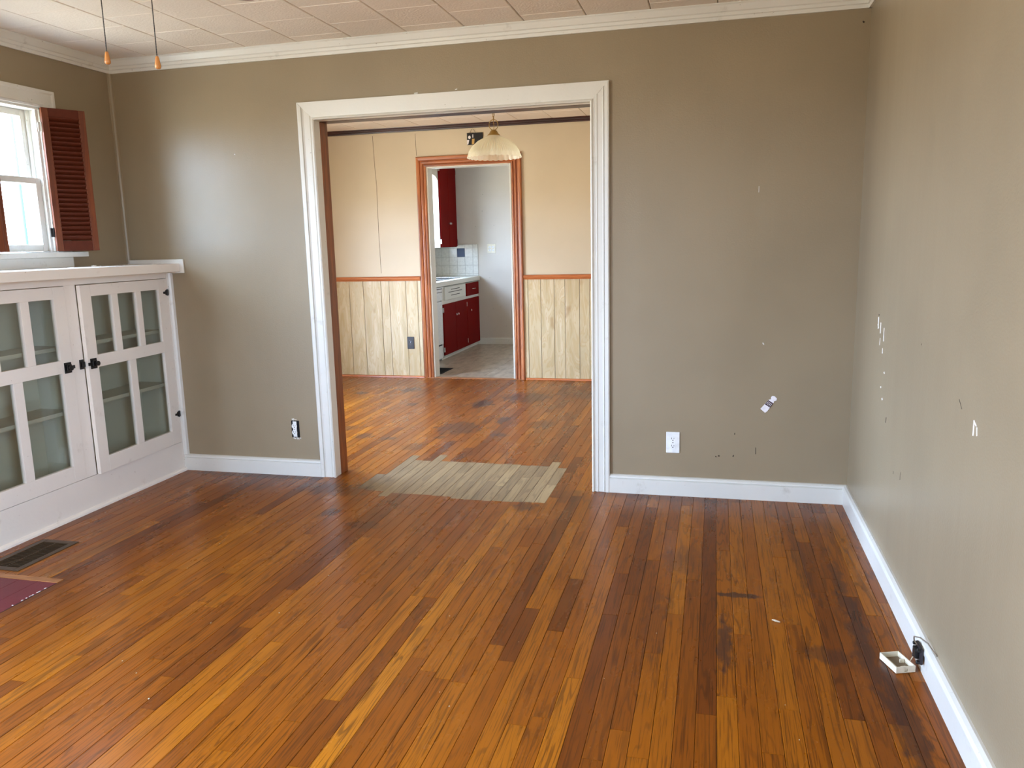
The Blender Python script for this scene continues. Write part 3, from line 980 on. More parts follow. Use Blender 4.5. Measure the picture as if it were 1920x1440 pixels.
def cab_door(label, y0, y1, latch_side, ajar):
    """glazed door in plane x=CX; three panes over two, hinged on the side away from the latch"""
    z0, z1, th = 0.187, 1.197, 0.022
    yh = y1 if latch_side < 0 else y0
    cols_u = [0.068, 0.068]
    bm = bmesh.new()
    s = 1 if latch_side < 0 else -1      # distance from latch edge runs with s
    yl = y0 if latch_side < 0 else y1
    Y = lambda d: yl + s * d
    wd = y1 - y0
    up = [(0.075, 0.228), (0.278, 0.428), (0.473, 0.640)]
    lo = [(0.075, 0.320), (0.374, 0.622)]
    zu0, zu1, zl0, zl1 = 0.826, 1.137, 0.272, 0.760

    def strip(bm, a, b, q0, q1):
        ya, yb = sorted((Y(a), Y(b)))
        box(bm, CX - 0.018, CX + 0.004, ya, yb, q0, q1, bev=0.0012)

    strip(bm, 0, 0.075, z0, z1)
    strip(bm, 0.632, wd, z0, z1)
    strip(bm, 0.075, 0.632, zu1, z1)
    strip(bm, 0.075, 0.632, zl1, zu0)
    strip(bm, 0.075, 0.632, z0, zl0)
    piv = Vector((CX - 0.008, yh, 0))
    R = Matrix.Translation(piv) @ Matrix.Rotation(ajar, 4, 'Z') @ Matrix.Translation(-piv)
    bm.transform(R)
    d = mesh_obj('door', bm, 'cabinet', cab)
    if label:
        d['label'] = label

    def sub(name, b, m, lab=None):
        b.transform(R)
        o = mesh_obj(name, b, m, d)
        if lab:
            o['label'] = lab
        return o

    for a, b in ((up[0][1], up[1][0]), (up[1][1], up[2][0])):
        bb = bmesh.new()
        strip(bb, a, b, zu0, zu1)
        sub('muntin', bb, 'cabinet')
    bb = bmesh.new()
    strip(bb, lo[0][1], lo[1][0], zl0, zl1)
    sub('muntin', bb, 'cabinet')
    for (a, b), (q0, q1) in [(v, (zu0, zu1)) for v in up] + [(v, (zl0, zl1)) for v in lo]:
        ya, yb = sorted((Y(a - 0.004), Y(min(b, 0.636) + 0.004)))
        sub('pane', B(CX - 0.011, CX - 0.008, ya, yb, q0 - 0.004, q1 + 0.004), 'cabglass')
    # spring latch: back plate, round case, thumb knob
    bb = bmesh.new()
    ya, yb = sorted((Y(0.014), Y(0.060)))
    box(bb, CX + 0.004, CX + 0.008, ya, yb, 0.757, 0.812, bev=0.0015)
    ya, yb = sorted((Y(0.020), Y(0.052)))
    box(bb, CX + 0.008, CX + 0.018, ya, yb, 0.768, 0.802, bev=0.004)
    yc = Y(0.040)
    tube(bb, [(CX + 0.014, yc, 0.785), (CX + 0.022, yc, 0.785), (CX + 0.024, yc, 0.785), (CX + 0.034, yc, 0.785), (CX + 0.036, yc, 0.785)], [0.007, 0.006, 0.012, 0.013, 0.008], 12)
    ya, yb = sorted((Y(-0.004), Y(0.020)))
    box(bb, CX + 0.006, CX + 0.013, ya, yb, 0.777, 0.793)
    sub('latch', bb, 'black', 'black iron spring latch')
    # butterfly hinges at the far stile
    for zc in (1.115, 0.366):
        bb = bmesh.new()
        e = Y(wd)
        q = -s
        prism(bb, [(0.003, -0.017), (0.014, -0.015), (0.020, -0.006), (0.034, -0.007), (0.038, 0), (0.034, 0.007), (0.020, 0.006), (0.014, 0.015), (0.003, 0.017)], (CX + 0.004, e, zc), (0, q, 0), (0, 0, 1), (1, 0, 0), 0.003)
        tube(bb, [(CX + 0.007, e, zc - 0.019), (CX + 0.007, e, zc + 0.019)], 0.0045, 8)
        prism(bb, [(-0.003, -0.017), (-0.018, -0.017), (-0.018, 0.017), (-0.003, 0.017)], (CX + 0.001, e, zc), (0, q, 0), (0, 0, 1), (1, 0, 0), 0.003)
        sub('hinge', bb, 'black', 'black iron butterfly hinge')
    return d


cab_door('right glass door standing slightly ajar', -0.751, -0.040, -1, math.radians(1.9) * 1)
cab_door('left glass door running out of view', -1.540, -0.829, 1, 0.0)
kp = bmesh.new()
box(kp, CX, CX + 0.006, -0.782, -0.757, 0.762, 0.812, bev=0.001)
box(kp, CX + 0.006, CX + 0.014, -0.776, -0.754, 0.772, 0.800, bev=0.003)
ko = mesh_obj('latch_keeper', kp, 'black', cab)
ko['label'] = 'black latch keeper on the middle post'

bm = bmesh.new()
for (px, py, sz) in ((-4.02, -0.40, 0.006), (-4.04, -0.43, 0.012), (-3.95, -0.30, 0.004), (-3.90, -0.12, 0.005), (-4.00, -0.62, 0.005), (-3.93, -0.75, 0.004), (-4.05, -0.22, 0.005), (-3.86, -0.52, 0.003)):
    prism(bm, [(-sz, -sz * 0.6), (sz * 0.8, -sz), (sz, sz * 0.4), (-sz * 0.3, sz)], (px, py, 1.2862), (1, 0, 0), (0, 1, 0), (0, 0, 1), sz * 0.5)
tag(mesh_obj('paint_flakes', bm, 'chip', cab), 'loose white paint flakes on the cabinet top', kind='stuff')

# ------------------------------------------------------------------ floor register and maroon hearth patch
reg = thing('floor_register', 'bronze floor register with thin slots in front of the glazed cabinet', 'vent', (-3.70, -1.40, 0))
vx0, vx1, vy0, vy1 = VENT
mesh_obj('duct', B(vx0 + 0.02, vx1 - 0.02, vy0 + 0.02, vy1 - 0.02, -0.017, -0.012), 'void', reg)
mesh_obj('frame', boxes([(vx0 - 0.004, vx0 + 0.026, vy0 - 0.004, vy1 + 0.004, -0.008, 0.004), (vx1 - 0.026, vx1 + 0.004, vy0 - 0.004, vy1 + 0.004, -0.008, 0.004),
                         (vx0 + 0.026, vx1 - 0.026, vy0 - 0.004, vy0 + 0.026, -0.008, 0.004), (vx0 + 0.026, vx1 - 0.026, vy1 - 0.026, vy1 + 0.004, -0.008, 0.004)], bev=0.0015), 'reg', reg)
ns = 22
for i in range(ns):
    yc = vy0 + 0.030 + (vy1 - vy0 - 0.060) * i / (ns - 1)
    b = B(vx0 + 0.024, vx1 - 0.024, -0.0012, 0.0012, -0.008, 0.003)
    b.transform(Matrix.Translation((0, yc, 0)) @ Matrix.Rotation(math.radians(22), 4, 'X'))
    mesh_obj('slat', b, 'reg', reg)
mesh_obj('slat', B((vx0 + vx1) / 2 - 0.002, (vx0 + vx1) / 2 + 0.002, vy0 + 0.02, vy1 - 0.02, -0.006, 0.0025), 'reg', reg)

hx0, hx1, hy0, hy1 = HEARTH
hearth = thing('hearth_panel', 'maroon painted hearth boards framed by an oak strip, beside the floor register', 'hearth', (-3.5, -2.4, 0))
for a, b in ((hx0, -3.523), (-3.522, -3.428), (-3.427, hx1 - 0.004)):
    mesh_obj('board', B(a, b, hy0, hy1 - 0.036, -0.016, 0.001, bev=0.0012), 'maroon', hearth)
st = mesh_obj('border_strip', B(hx0, hx1 + 0.0, hy1 - 0.035, hy1 - 0.001, -0.016, 0.003, bev=0.001), 'oakstrip', hearth)
mesh_obj('border_strip', B(hx1 - 0.003, hx1 - 0.0005, hy0, hy1 - 0.036, -0.016, 0.0005), 'grime', hearth)
bm = bmesh.new()
for i in range(26):
    yy = hy1 - 0.045 - random.random() ** 1.2 * 0.9
    l_ = random.uniform(0.003, 0.011)
    box(bm, hx1 - 0.009 - random.random() * 0.003, hx1 - 0.005, yy - l_, yy, 0.0008, 0.0013)
tag(mesh_obj('paint_flakes', bm, 'chip', hearth), 'chipped white paint along the hearth edge', kind='stuff')

# ------------------------------------------------------------------ outlets
def outlet(name, label, x, z, y, w_, h_, plate, face, slotm, cat='outlet', gang=1):
    o = thing(name, label, cat, (x, y, z))
    if plate:
        mesh_obj('cover_plate', B(x - w_ / 2, x + w_ / 2, y - 0.006, y - 0.0005, z - h_ / 2, z + h_ / 2, bev=0.0025), plate, o)
    for g in range(gang):
        xc = x + (g - (gang - 1) / 2) * 0.046
        for s in (1, -1):
            zc = z + s * 0.0195
            poly = [(0.017 * math.cos(a), max(-0.0135, min(0.0135, 0.017 * math.sin(a)))) for a in [2 * PI * k / 20 for k in range(20)]]
            r = mesh_obj('receptacle', prism(bmesh.new(), poly, (xc, y - 0.0055, zc), (1, 0, 0), (0, 0, 1), (0, -1, 0), 0.003), face, o)
            b = boxes([(xc - 0.0072, xc - 0.0050, y - 0.0092, y - 0.0082, zc - 0.001, zc + 0.008), (xc + 0.0050, xc + 0.0070, y - 0.0092, y - 0.0082, zc, zc + 0.007)])
            tube(b, [(xc, y - 0.0083, zc - 0.0065), (xc, y - 0.0093, zc - 0.0065)], 0.0028, 10)
            mesh_obj('slots', b, slotm, r)
        b = bmesh.new()
        tube(b, [(xc, y - 0.005, z), (xc, y - 0.0072, z)], 0.0028, 10)
        mesh_obj('screw', b, 'steel', o)
    return o


outlet('wall_outlet', 'white duplex outlet with cover plate to the right of the cased opening', -0.877, 0.292, 0.0, 0.071, 0.115, 'white_plastic', 'white_plastic', 'black')
ol = outlet('wall_outlet', 'bare white receptacle without a cover plate, left of the cased opening', -3.112, 0.287, -0.004, 0.05, 0.1, None, 'white_plastic', 'black')
mesh_obj('box_hole', B(-3.136, -3.085, -0.0032, -0.0004, 0.236, 0.338), 'void', ol)
mesh_obj('yoke', boxes([(-3.124, -3.100, -0.0065, -0.004, 0.240, 0.334), (-3.122, -3.102, -0.0095, -0.006, 0.280, 0.294)]), 'white_plastic', ol)
bm = bmesh.new()
for i in range(18):
    xx = -3.137 + random.random() * 0.056
    zz = random.choice((0.228, 0.341)) + random.uniform(-0.006, 0.004)
    box(bm, xx, xx + random.uniform(0.003, 0.008), -0.0025, -0.0005, zz, zz + random.uniform(0.003, 0.009))
tag(mesh_obj('plaster_chips', bm, 'chip', ol), kind='stuff')
outlet('wall_outlet', 'dark brown outlet on the pale wainscot left of the kitchen doorway', -3.716, 0.363, Y2 - 0.011, 0.075, 0.125, 'darkplastic', 'darkplastic', 'steel')
outlet('wall_outlet', 'ivory double outlet plate on the grey kitchen wall', -3.585, 1.285, Y3, 0.118, 0.118, 'cream_plastic', 'white_plastic', 'grime', gang=2)

# sticker torn on the far wall
stk = thing('wall_sticker', 'small white tube-shaped sticker with a dark printed band on the far wall', 'sticker', (-0.393, 0, 0.514))
R = Matrix.Translation((-0.393, -0.0015, 0.514)) @ Matrix.Rotation(math.radians(36), 4, 'Y')


def sticker(name, poly, m, d, parent):
    b = prism(bmesh.new(), poly, (0, 0, 0), (1, 0, 0), (0, 0, 1), (0, -1, 0), d)
    b.transform(R)
    return mesh_obj(name, b, m, parent)


body = sticker('paper', [(-0.019, -0.046), (0.012, -0.049), (0.016, -0.036), (0.014, 0.018), (0.010, 0.026), (0.017, 0.036), (0.013, 0.046), (-0.004, 0.049), (-0.014, 0.044), (-0.015, 0.034), (-0.009, 0.026), (-0.015, 0.018), (-0.018, -0.030)], 'paper', 0.0006, stk)
band = sticker('printed_band', [(-0.016, -0.014), (0.015, -0.012), (0.0143, 0.016), (-0.0152, 0.014)], 'ink', 0.0009, stk)
for i in range(4):
    x_ = -0.011 + i * 0.0066
    sticker('print_stroke', [(x_, -0.008), (x_ + 0.002, -0.008), (x_ + 0.002, 0.010), (x_, 0.010)], 'paper', 0.0012, band)

# wall marks that belong to the walls
def mark(parent, m, pts, r):
    b = bmesh.new()
    tube(b, pts, r, 5)
    return mesh_obj('scuff_mark', b, m, parent)


for (y, z, dy, dz, r) in [(-0.575, 1.018, -0.004, -0.05, 0.0028), (-0.565, 0.985, -0.025, -0.012, 0.002), (-0.628, 1.000, 0.0, -0.045, 0.0024), (-0.63, 0.935, 0.004, -0.03, 0.0018), (-0.70, 0.985, 0.0, -0.055, 0.0022), (-0.69, 0.90, 0.0, -0.022, 0.0022),
                          (-1.925, 0.872, 0.0, -0.042, 0.0030), (-1.925, 0.868, -0.022, -0.008, 0.0024), (-1.95, 0.858, -0.006, -0.022, 0.0022), (-0.75, 0.81, -0.006, -0.006, 0.003), (-0.70, 0.74, -0.006, -0.004, 0.003), (-0.74, 0.70, -0.005, -0.008, 0.003)]:
    mark(wall_right, 'chip', [(0.0005, y, z), (0.0005, y + dy, z + dz)], r)
for (y, z, dy, dz, r) in [(-0.84, 0.64, 0.006, -0.022, 0.0026), (-1.78, 0.90, -0.03, -0.022, 0.0018), (-0.58, 1.03, 0.0, -0.006, 0.003), (-1.32, 1.0, 0, -0.006, 0.002), (-1.02, 0.47, 0, -0.012, 0.002), (-1.14, 0.50, 0.004, -0.03, 0.002)]:
    mark(wall_right, 'grime', [(0.0008, y, z), (0.0008, y + dy, z + dz)], r)
for (x, z, dx, dz, r, m) in [(-0.434, 0.832, 0.006, -0.010, 0.003, 'chip'), (-0.655, 0.222, 0.003, 0.002, 0.004, 'grime'), (-0.640, 0.226, 0.005, 0.003, 0.004, 'grime'), (-0.566, 0.226, 0.003, 0.008, 0.003, 'grime'),
                             (-0.034, 2.333, 0.004, 0.004, 0.005, 'grime'), (-0.475, 1.61, 0.0, -0.03, 0.0012, 'chip'), (-0.56, 0.355, 0, -0.01, 0.002, 'grime'), (-0.452, 0.28, 0, -0.035, 0.0015, 'grime'), (-3.374, 1.9, 0.004, 0.002, 0.003, 'chip'), (-2.26, 2.162, 0.02, 0.002, 0.004, 'chip'), (-2.03, 2.166, 0.012, 0.004, 0.003, 'chip')]:
    mark(wall_far, m, [(x, -0.0006, z), (x + dx, -0.0006, z + dz)], r)
for (pts, r) in [([(-4.03, Y2, 2.44), (-4.02, Y2, 2.1), (-4.012, Y2, 1.95), (-4.016, Y2, 1.5), (-4.01, Y2, 1.08)], 0.0022), ([(-3.575, Y2, 2.44), (-3.572, Y2, 2.23)], 0.002)]:
    b = bmesh.new()
    tube(b, pts, r, 5)
    mesh_obj('panel_joint', b, 'gap', wall_dining)
for (x, z) in ((-3.686, 1.998), (-3.543, 1.592), (-3.70, 1.78), (-3.62, 0.90), (-3.80, 1.58)):
    mark(wall_kitchen, 'grime', [(x, Y3 - 0.0005, z), (x + 0.003, Y3 - 0.0005, z - 0.004)], 0.0032)

# ------------------------------------------------------------------ telephone jack on the right baseboard and its fallen cover
jk = thing('phone_jack', 'black phone jack with loose wires screwed on the right baseboard', 'jack', (-0.024, -1.67, 0.065))
bm = B(-0.034, -0.0245, -1.705, -1.640, 0.040, 0.092, bev=0.003)
mesh_obj('base_plate', bm, 'darkplastic', jk)
bm = boxes([(-0.046, -0.032, -1.690, -1.655, 0.052, 0.082)], bev=0.003)
mesh_obj('socket', bm, 'black', jk)
for (yy, zz) in ((-1.648, 0.086), (-1.700, 0.086), (-1.650, 0.046), (-1.698, 0.046)):
    b = bmesh.new()
    tube(b, [(-0.033, yy, zz), (-0.042, yy, zz), (-0.044, yy, zz)], [0.006, 0.0065, 0.004], 10)
    mesh_obj('terminal_screw', b, 'black', jk)
b = bmesh.new()
tube(b, [(-0.036, -1.668, 0.090), (-0.045, -1.664, 0.104), (-0.048, -1.675, 0.120), (-0.036, -1.695, 0.128), (-0.018, -1.715, 0.120), (-0.008, -1.735, 0.108), (-0.002, -1.76, 0.104)], 0.0022, 6)
mesh_obj('wire', b, 'wire', jk)
b = bmesh.new()
tube(b, [(-0.036, -1.650, 0.050), (-0.045, -1.645, 0.026), (-0.05, -1.64, 0.006), (-0.062, -1.635, 0.004), (-0.075, -1.630, 0.012)], 0.0014, 6)
mesh_obj('wire', b, 'crumb', jk)

cv = thing('jack_cover', 'cream plastic phone jack cover lying open side up on the floor', 'cover', (-0.086, -1.655, 0.0015), math.radians(0))
# corners on the floor measured in the photograph's room: build in a local frame turned to match
ang = math.atan2(-0.086, 0.030)
Rc = Matrix.Translation((-0.0845, -1.645, 0.0018)) @ Matrix.Rotation(math.radians(20), 4, 'Z')
hw, hl, hh, tw = 0.032, 0.047, 0.021, 0.0028
bm = boxes([(-hw, hw, -hl, hl, 0, tw), (-hw, -hw + tw, -hl, hl, tw, hh), (hw - tw, hw, -hl, hl, tw, hh),
            (-hw + tw, hw - tw, hl - tw, hl, tw, hh), (-hw + tw, -0.004, -hl, -hl + tw, tw, hh), (0.008, hw - tw, -hl, -hl + tw, tw, hh), (-0.004, 0.008, -hl, -hl + tw, 0.014, hh)])
bm.transform(Rc)
mesh_obj('shell', bm, 'cream_plastic', cv)
bm = boxes([(-0.006, 0.010, -hl + 0.004, -hl + 0.02, tw, 0.012), (-0.02, -0.016, -0.03, 0.03, tw, 0.010), (0.012, 0.026, 0.004, 0.008, tw, 0.016)])
bm.transform(Rc)
mesh_obj('inner_ribs', bm, 'cream_plastic', cv)
bm = B(-hw + tw, hw - tw, -hl + tw, hl - tw, tw, tw + 0.0012)
bm.transform(Rc)
mesh_obj('inner_film', bm, 'wire', cv)  # thin brown layer over the inside floor of the cover

b = bmesh.new()
tube(b, [(-0.452, -1.405, 0.004), (-0.440, -1.412, 0.005), (-0.425, -1.416, 0.003)], [0.002, 0.0042, 0.002], 8)
tag(mesh_obj('plaster_crumb', b, 'crumb'), 'pale plaster crumb lying alone on the oak floor', 'crumb')
bm = bmesh.new()
for i in range(30):
    cx, cyy = random.uniform(-3.2, -0.15), random.uniform(-2.4, -0.2)
    s = random.uniform(0.0008, 0.0018)
    box(bm, cx - s, cx + s, cyy - s * 1.4, cyy + s, 0.0004, 0.0004 + s)
tag(mesh_obj('floor_crumbs', bm, 'crumb'), 'scatter of tiny pale crumbs over the oak floor', 'crumbs', kind='stuff')

# ------------------------------------------------------------------ ceiling fan (only its pull chains and a blade tip reach the picture)
fan = thing('ceiling_fan', 'ceiling fan with two hanging pull chains ending in turned wood knobs', 'fan', (-2.262, -2.21, CEIL))
fx, fy = -2.262, -2.21
bm = bmesh.new()
lathe(bm, [(0.001, CEIL), (0.07, CEIL), (0.07, CEIL - 0.03), (0.02, CEIL - 0.06), (0.014, CEIL - 0.06), (0.014, CEIL - 0.10), (0.05, CEIL - 0.105), (0.12, CEIL - 0.13), (0.125, CEIL - 0.20), (0.09, CEIL - 0.235), (0.085, CEIL - 0.30), (0.06, CEIL - 0.315), (0.001, CEIL - 0.318)], fx, fy, 32)
mesh_obj('motor', bm, 'brass', fan, smooth=True)
for i in range(5):
    a = math.radians(87 + 72 * i)
    b = bmesh.new()
    poly = [(0.19, -0.045), (0.45, -0.058), (0.54, -0.052), (0.565, -0.030), (0.572, 0.0), (0.565, 0.030), (0.54, 0.052), (0.45, 0.058), (0.19, 0.045)]
    prism(b, poly, (0, 0, 0), (1, 0, 0), (0, 1, 0), (0, 0, 1), 0.006)
    b.transform(Matrix.Translation((fx, fy, 2.193)) @ Matrix.Rotation(a, 4, 'Z') @ Matrix.Rotation(math.radians(6), 4, 'X'))
    bl = mesh_obj('blade', b, 'fanblade', fan)
    b = B(0.10, 0.25, -0.015, 0.015, 0.007, 0.013)
    b.transform(Matrix.Translation((fx, fy, 2.193)) @ Matrix.Rotation(a, 4, 'Z'))
    mesh_obj('blade_iron', b, 'brass', bl)
for (cx, zb) in ((-2.3435, 1.885), (-2.1825, 1.861)):
    top = 2.152
    bm = bmesh.new()
    kz = zb + 0.034
    cxt = fx + (cx - fx) * 0.98
    n = int((top + 0.04 - kz) / 0.0042)
    for i in range(n):
        z = kz + i * 0.0042
        bmesh.ops.create_icosphere(bm, subdivisions=1, radius=0.0021, matrix=Matrix.Translation((cx, fy, z)))
    tube(bm, [(cx, fy, kz), (cx, fy, top + 0.04)], 0.0008, 5)
    c = mesh_obj('pull_chain', bm, 'black', fan)
    tag(c, kind='stuff') if False else None
    bm = bmesh.new()
    lathe(bm, [(0.0005, kz), (0.0040, kz - 0.001), (0.0055, kz - 0.008), (0.0075, kz - 0.020), (0.0085, kz - 0.026), (0.0078, kz - 0.031), (0.0045, kz - 0.034), (0.0005, kz - 0.0345)], cx, fy, 16)
    mesh_obj('pull_knob', bm, 'knobwood', c, smooth=True)
    b = bmesh.new()
    tube(b, [(fx + (cx - fx) * 0.7, fy, 2.20), (cx, fy, 2.192)], 0.003, 6)
    mesh_obj('chain_arm', b, 'brass', c)

# ------------------------------------------------------------------ dining room: wainscot, rails, doorway casing, lamp, plaque
edges = [-4.78, -4.70, -4.625, -4.518, -4.375, -4.217, -4.019, -3.929, -3.746, -3.62, -3.581]
def wboards(ed):
    for a, b in zip(ed, ed[1:]):
        mesh_obj('wainscot_board', B(a + 0.002, b - 0.002, Y2 - 0.009, Y2 + 0.0, 0.018, 1.006, bev=0.0015), 'wainscot', wall_dining)


wboards(edges)
wboards([-2.509, -2.462, -2.334, -2.20, -2.093, -1.95, -1.851, -1.70, -1.54, -1.40, -1.22, -1.06, -0.9])
for (a, b) in ((DXL, -3.575), (-2.502, DXR)):
    mesh_obj('wainscot_backing', B(a, b, Y2 - 0.003, Y2 - 0.0005, 0.0, 1.0), 'gap', wall_dining)
RAIL = [(0, 0), (0, 0.014), (0.012, 0.018), (0.020, 0.024), (0.032, 0.026), (0.042, 0.018), (0.045, 0.008), (0.045, 0)]
SHOE = [(0, 0), (0, 0.016), (0.010, 0.014), (0.017, 0.008), (0.018, 0)]
for i, (a, b, w_) in enumerate(((DXL, -3.578, 'left'), (-2.500, DXR, 'right'))):
    tag(mesh_obj('trim_%d' % (5 + i), mould(bmesh.new(), (a, Y2 - 0.009, 1.0), (b, Y2 - 0.009, 1.0), (0, 0, 1), (0, -1, 0), RAIL), 'rail'),
        'orange pine chair rail %s of the kitchen doorway' % w_, 'moulding', kind='structure')
    tag(mesh_obj('baseboard_dining.%03d' % i if i else 'baseboard_dining', mould(bmesh.new(), (a, Y2 - 0.009, 0.0), (b, Y2 - 0.009, 0.0), (0, 0, 1), (0, -1, 0), SHOE), 'rail'),
        'thin pine base shoe under the wainscot %s of the kitchen doorway' % w_, 'baseboard', kind='structure')
DCROWN = [(0, 0), (0, 0.010), (0.014, 0.013), (0.018, 0.020), (0.032, 0.022), (0.038, 0.030), (0.043, 0.032), (0.043, 0)]
tag(mesh_obj('trim_7', mould(bmesh.new(), (DXL, Y2, DC - 0.043), (DXR, Y2, DC - 0.043), (0, 0, 1), (0, -1, 0), DCROWN), 'crown_dark'), 'dark brown crown strip on the dining room far wall', 'moulding', kind='structure')

door2 = thing('door_2', 'reddish pine cased doorway into the kitchen', 'doorway', (-3.045, Y2, 0), kind='structure')
PC = [(0, 0), (0, 0.020), (0.012, 0.022), (0.016, 0.014), (0.022, 0.014), (0.028, 0.024), (0.044, 0.026), (0.048, 0.016), (0.056, 0.015), (0.062, 0.026), (0.082, 0.030), (0.092, 0.030), (0.097, 0.022), (0.097, 0)]
cx0, cx1, cz = D2X0 - 0.015, D2X1 + 0.024, D2Z + 0.0
mesh_obj('casing_board', mould(bmesh.new(), (cx0 + 0.0, Y2, 0), (cx0, Y2, cz), (-1, 0, 0), (0, -1, 0), PC, 0, 1.0), 'pine_z', door2)
mesh_obj('casing_board', mould(bmesh.new(), (cx1, Y2, 0), (cx1, Y2, cz), (1, 0, 0), (0, -1, 0), PC, 0, 1.0), 'pine_z', door2)
mesh_obj('casing_board', mould(bmesh.new(), (cx0, Y2, cz), (cx1, Y2, cz), (0, 0, 1), (0, -1, 0), PC, -1.0, 1.0), 'pine_x', door2)
for a in ((D2X0 - 0.015, D2X0, Y2 - 0.004, Y2 + TH + 0.004, 0, D2Z), (D2X1, D2X1 + 0.015, Y2 - 0.004, Y2 + TH + 0.004, 0, D2Z), (D2X0, D2X1, Y2 - 0.004, Y2 + TH + 0.004, D2Z - 0.012, D2Z)):
    mesh_obj('jamb_board', B(*a, bev=0.001), 'kwhite', door2)
mesh_obj('threshold', B(D2X0 - 0.1, D2X1 + 0.1, Y2 - 0.025, Y2 + 0.03, -0.004, 0.006, bev=0.002), 'oakstrip', door2)

LX, LY = -2.232, 1.5
lamp = thing('pendant_lamp', 'ribbed glass dome lamp hanging by a brass loop before the kitchen doorway', 'lamp', (LX, LY, DC))
bm = bmesh.new()
ztop, zbot, Rb = 2.118, 1.968, 0.1955
KT = [(0.0, 0.24), (0.05, 0.30), (0.1, 0.37), (0.25, 0.58), (0.5, 0.80), (0.75, 0.925), (0.9, 0.98), (1.0, 1.0)]
prof = []
for i in range(25):
    t_ = i / 24
    for (ta, ra), (tb, rb) in zip(KT, KT[1:]):
        if ta <= t_ <= tb:
            prof.append((Rb * (ra + (rb - ra) * (t_ - ta) / (tb - ta)), ztop + (zbot - ztop) * t_))
            break
SEG = 400
rings = []
for k, (r, z) in enumerate(prof):
    ring = []
    for i in range(SEG):
        a = 2 * PI * i / SEG
        t_ = k / 24
        rib = 0.0040 * math.cos(72 * a) * max(0.0, min(1.0, (t_ - 0.08) * 8)) * (1.0 if t_ < 0.72 else max(0.0, 1 - (t_ - 0.72) * 8))
        zz, rr = z, r + rib
        if t_ > 0.84:
            q = (t_ - 0.84) / 0.16
            zz -= q * 0.006 * abs(math.sin(15 * a))
            rr += 0.002 * q * math.cos(30 * a)
        ring.append(bm.verts.new((LX + rr * math.cos(a), LY + rr * math.sin(a), zz)))
    rings.append(ring)
for a, b in zip(rings, rings[1:]):
    for i in range(SEG):
        bm.faces.new((a[i], a[(i + 1) % SEG], b[(i + 1) % SEG], b[i]))
mesh_obj('glass_shade', bm, 'shade', lamp, smooth=True)
bm = bmesh.new()
lathe(bm, [(0.001, 2.158), (0.018, 2.156), (0.026, 2.146), (0.034, 2.132), (0.046, 2.122), (0.048, 2.114), (0.044, 2.108), (0.03, 2.104), (0.001, 2.102)], LX, LY, 28)
mesh_obj('cap', bm, 'brass', lamp, smooth=True)
bm = bmesh.new()
tube(bm, [(LX + 0.033 * math.sin(2 * PI * i / 24), LY, 2.192 - 0.036 * math.cos(2 * PI * i / 24)) for i in range(25)], 0.0028, 8)
mesh_obj('loop', bm, 'brass', lamp)
bm = bmesh.new()
for i in range(9):
    zc = 2.235 + i * 0.029
    pts = [(LX + (0.009 * math.cos(2 * PI * q / 12) if i % 2 else 0), LY + (0 if i % 2 else 0.009 * math.cos(2 * PI * q / 12)), zc + 0.018 * math.sin(2 * PI * q / 12)) for q in range(13)]
    tube(bm, pts, 0.002, 6)
tube(bm, [(LX, LY, 2.15), (LX + 0.004, LY, 2.19), (LX - 0.002, LY + 0.003, 2.23), (LX + 0.003, LY, 2.36), (LX, LY, DC - 0.01)], 0.0022, 6)
mesh_obj('chain', bm, 'brass', lamp)
bm = bmesh.new()
lathe(bm, [(0.001, DC), (0.06, DC), (0.058, DC - 0.012), (0.02, DC - 0.028), (0.001, DC - 0.03)], LX, LY, 24)
mesh_obj('canopy', bm, 'brass', lamp, smooth=True)
bm = bmesh.new()
lathe(bm, [(0.001, 2.10), (0.02, 2.10), (0.02, 2.06), (0.026, 2.04), (0.030, 2.015), (0.022, 1.993), (0.001, 1.985)], LX, LY, 20)
mesh_obj('bulb', bm, 'white_plastic', lamp, smooth=True)

pq = thing('hanging_plaque', 'small black plaque hung by a wire on the wall behind the glass lamp', 'plaque', (-2.96, Y2, 2.36))
brd = mesh_obj('board', B(-3.04, -2.88, Y2 - 0.012, Y2 - 0.003, 2.303, 2.415, bev=0.002), 'black', pq)
b = bmesh.new()
tube(b, [(-3.012, Y2 - 0.008, 2.413), (-2.994, Y2 - 0.006, 2.447), (-2.985, Y2 - 0.006, 2.452), (-2.972, Y2 - 0.006, 2.447), (-2.952, Y2 - 0.008, 2.413)], 0.0016, 6)
mesh_obj('wire', b, 'wire', pq)
b = bmesh.new()
prism(b, [(0.013 * math.cos(2 * PI * k / 16), 0.016 * math.sin(2 * PI * k / 16)) for k in range(16)], (-3.014, Y2 - 0.012, 2.374), (1, 0, 0), (0, 0, 1), (0, -1, 0), 0.001)
prism(b, [(0, 0), (0.008, 0), (0.009, 0.03), (0.001, 0.03)], (-2.984, Y2 - 0.012, 2.37), (1, 0, 0), (0, 0, 1), (0, -1, 0), 0.001)
prism(b, [(0, 0), (0.012, 0.004), (0.022, 0.045), (0.0, 0.045)], (-3.039, Y2 - 0.012, 2.305), (1, 0, 0), (0, 0, 1), (0, -1, 0), 0.001)
mesh_obj('white_print', b, 'paper', brd)
b = bmesh.new()
prism(b, [(0, 0), (0.024, 0), (0.030, 0.05), (0.004, 0.05)], (-2.992, Y2 - 0.012, 2.308), (1, 0, 0), (0, 0, 1), (0, -1, 0), 0.001)
mesh_obj('gold_print', b, 'gold', brd)

# ------------------------------------------------------------------ kitchen
KF = -3.79     # cabinet face


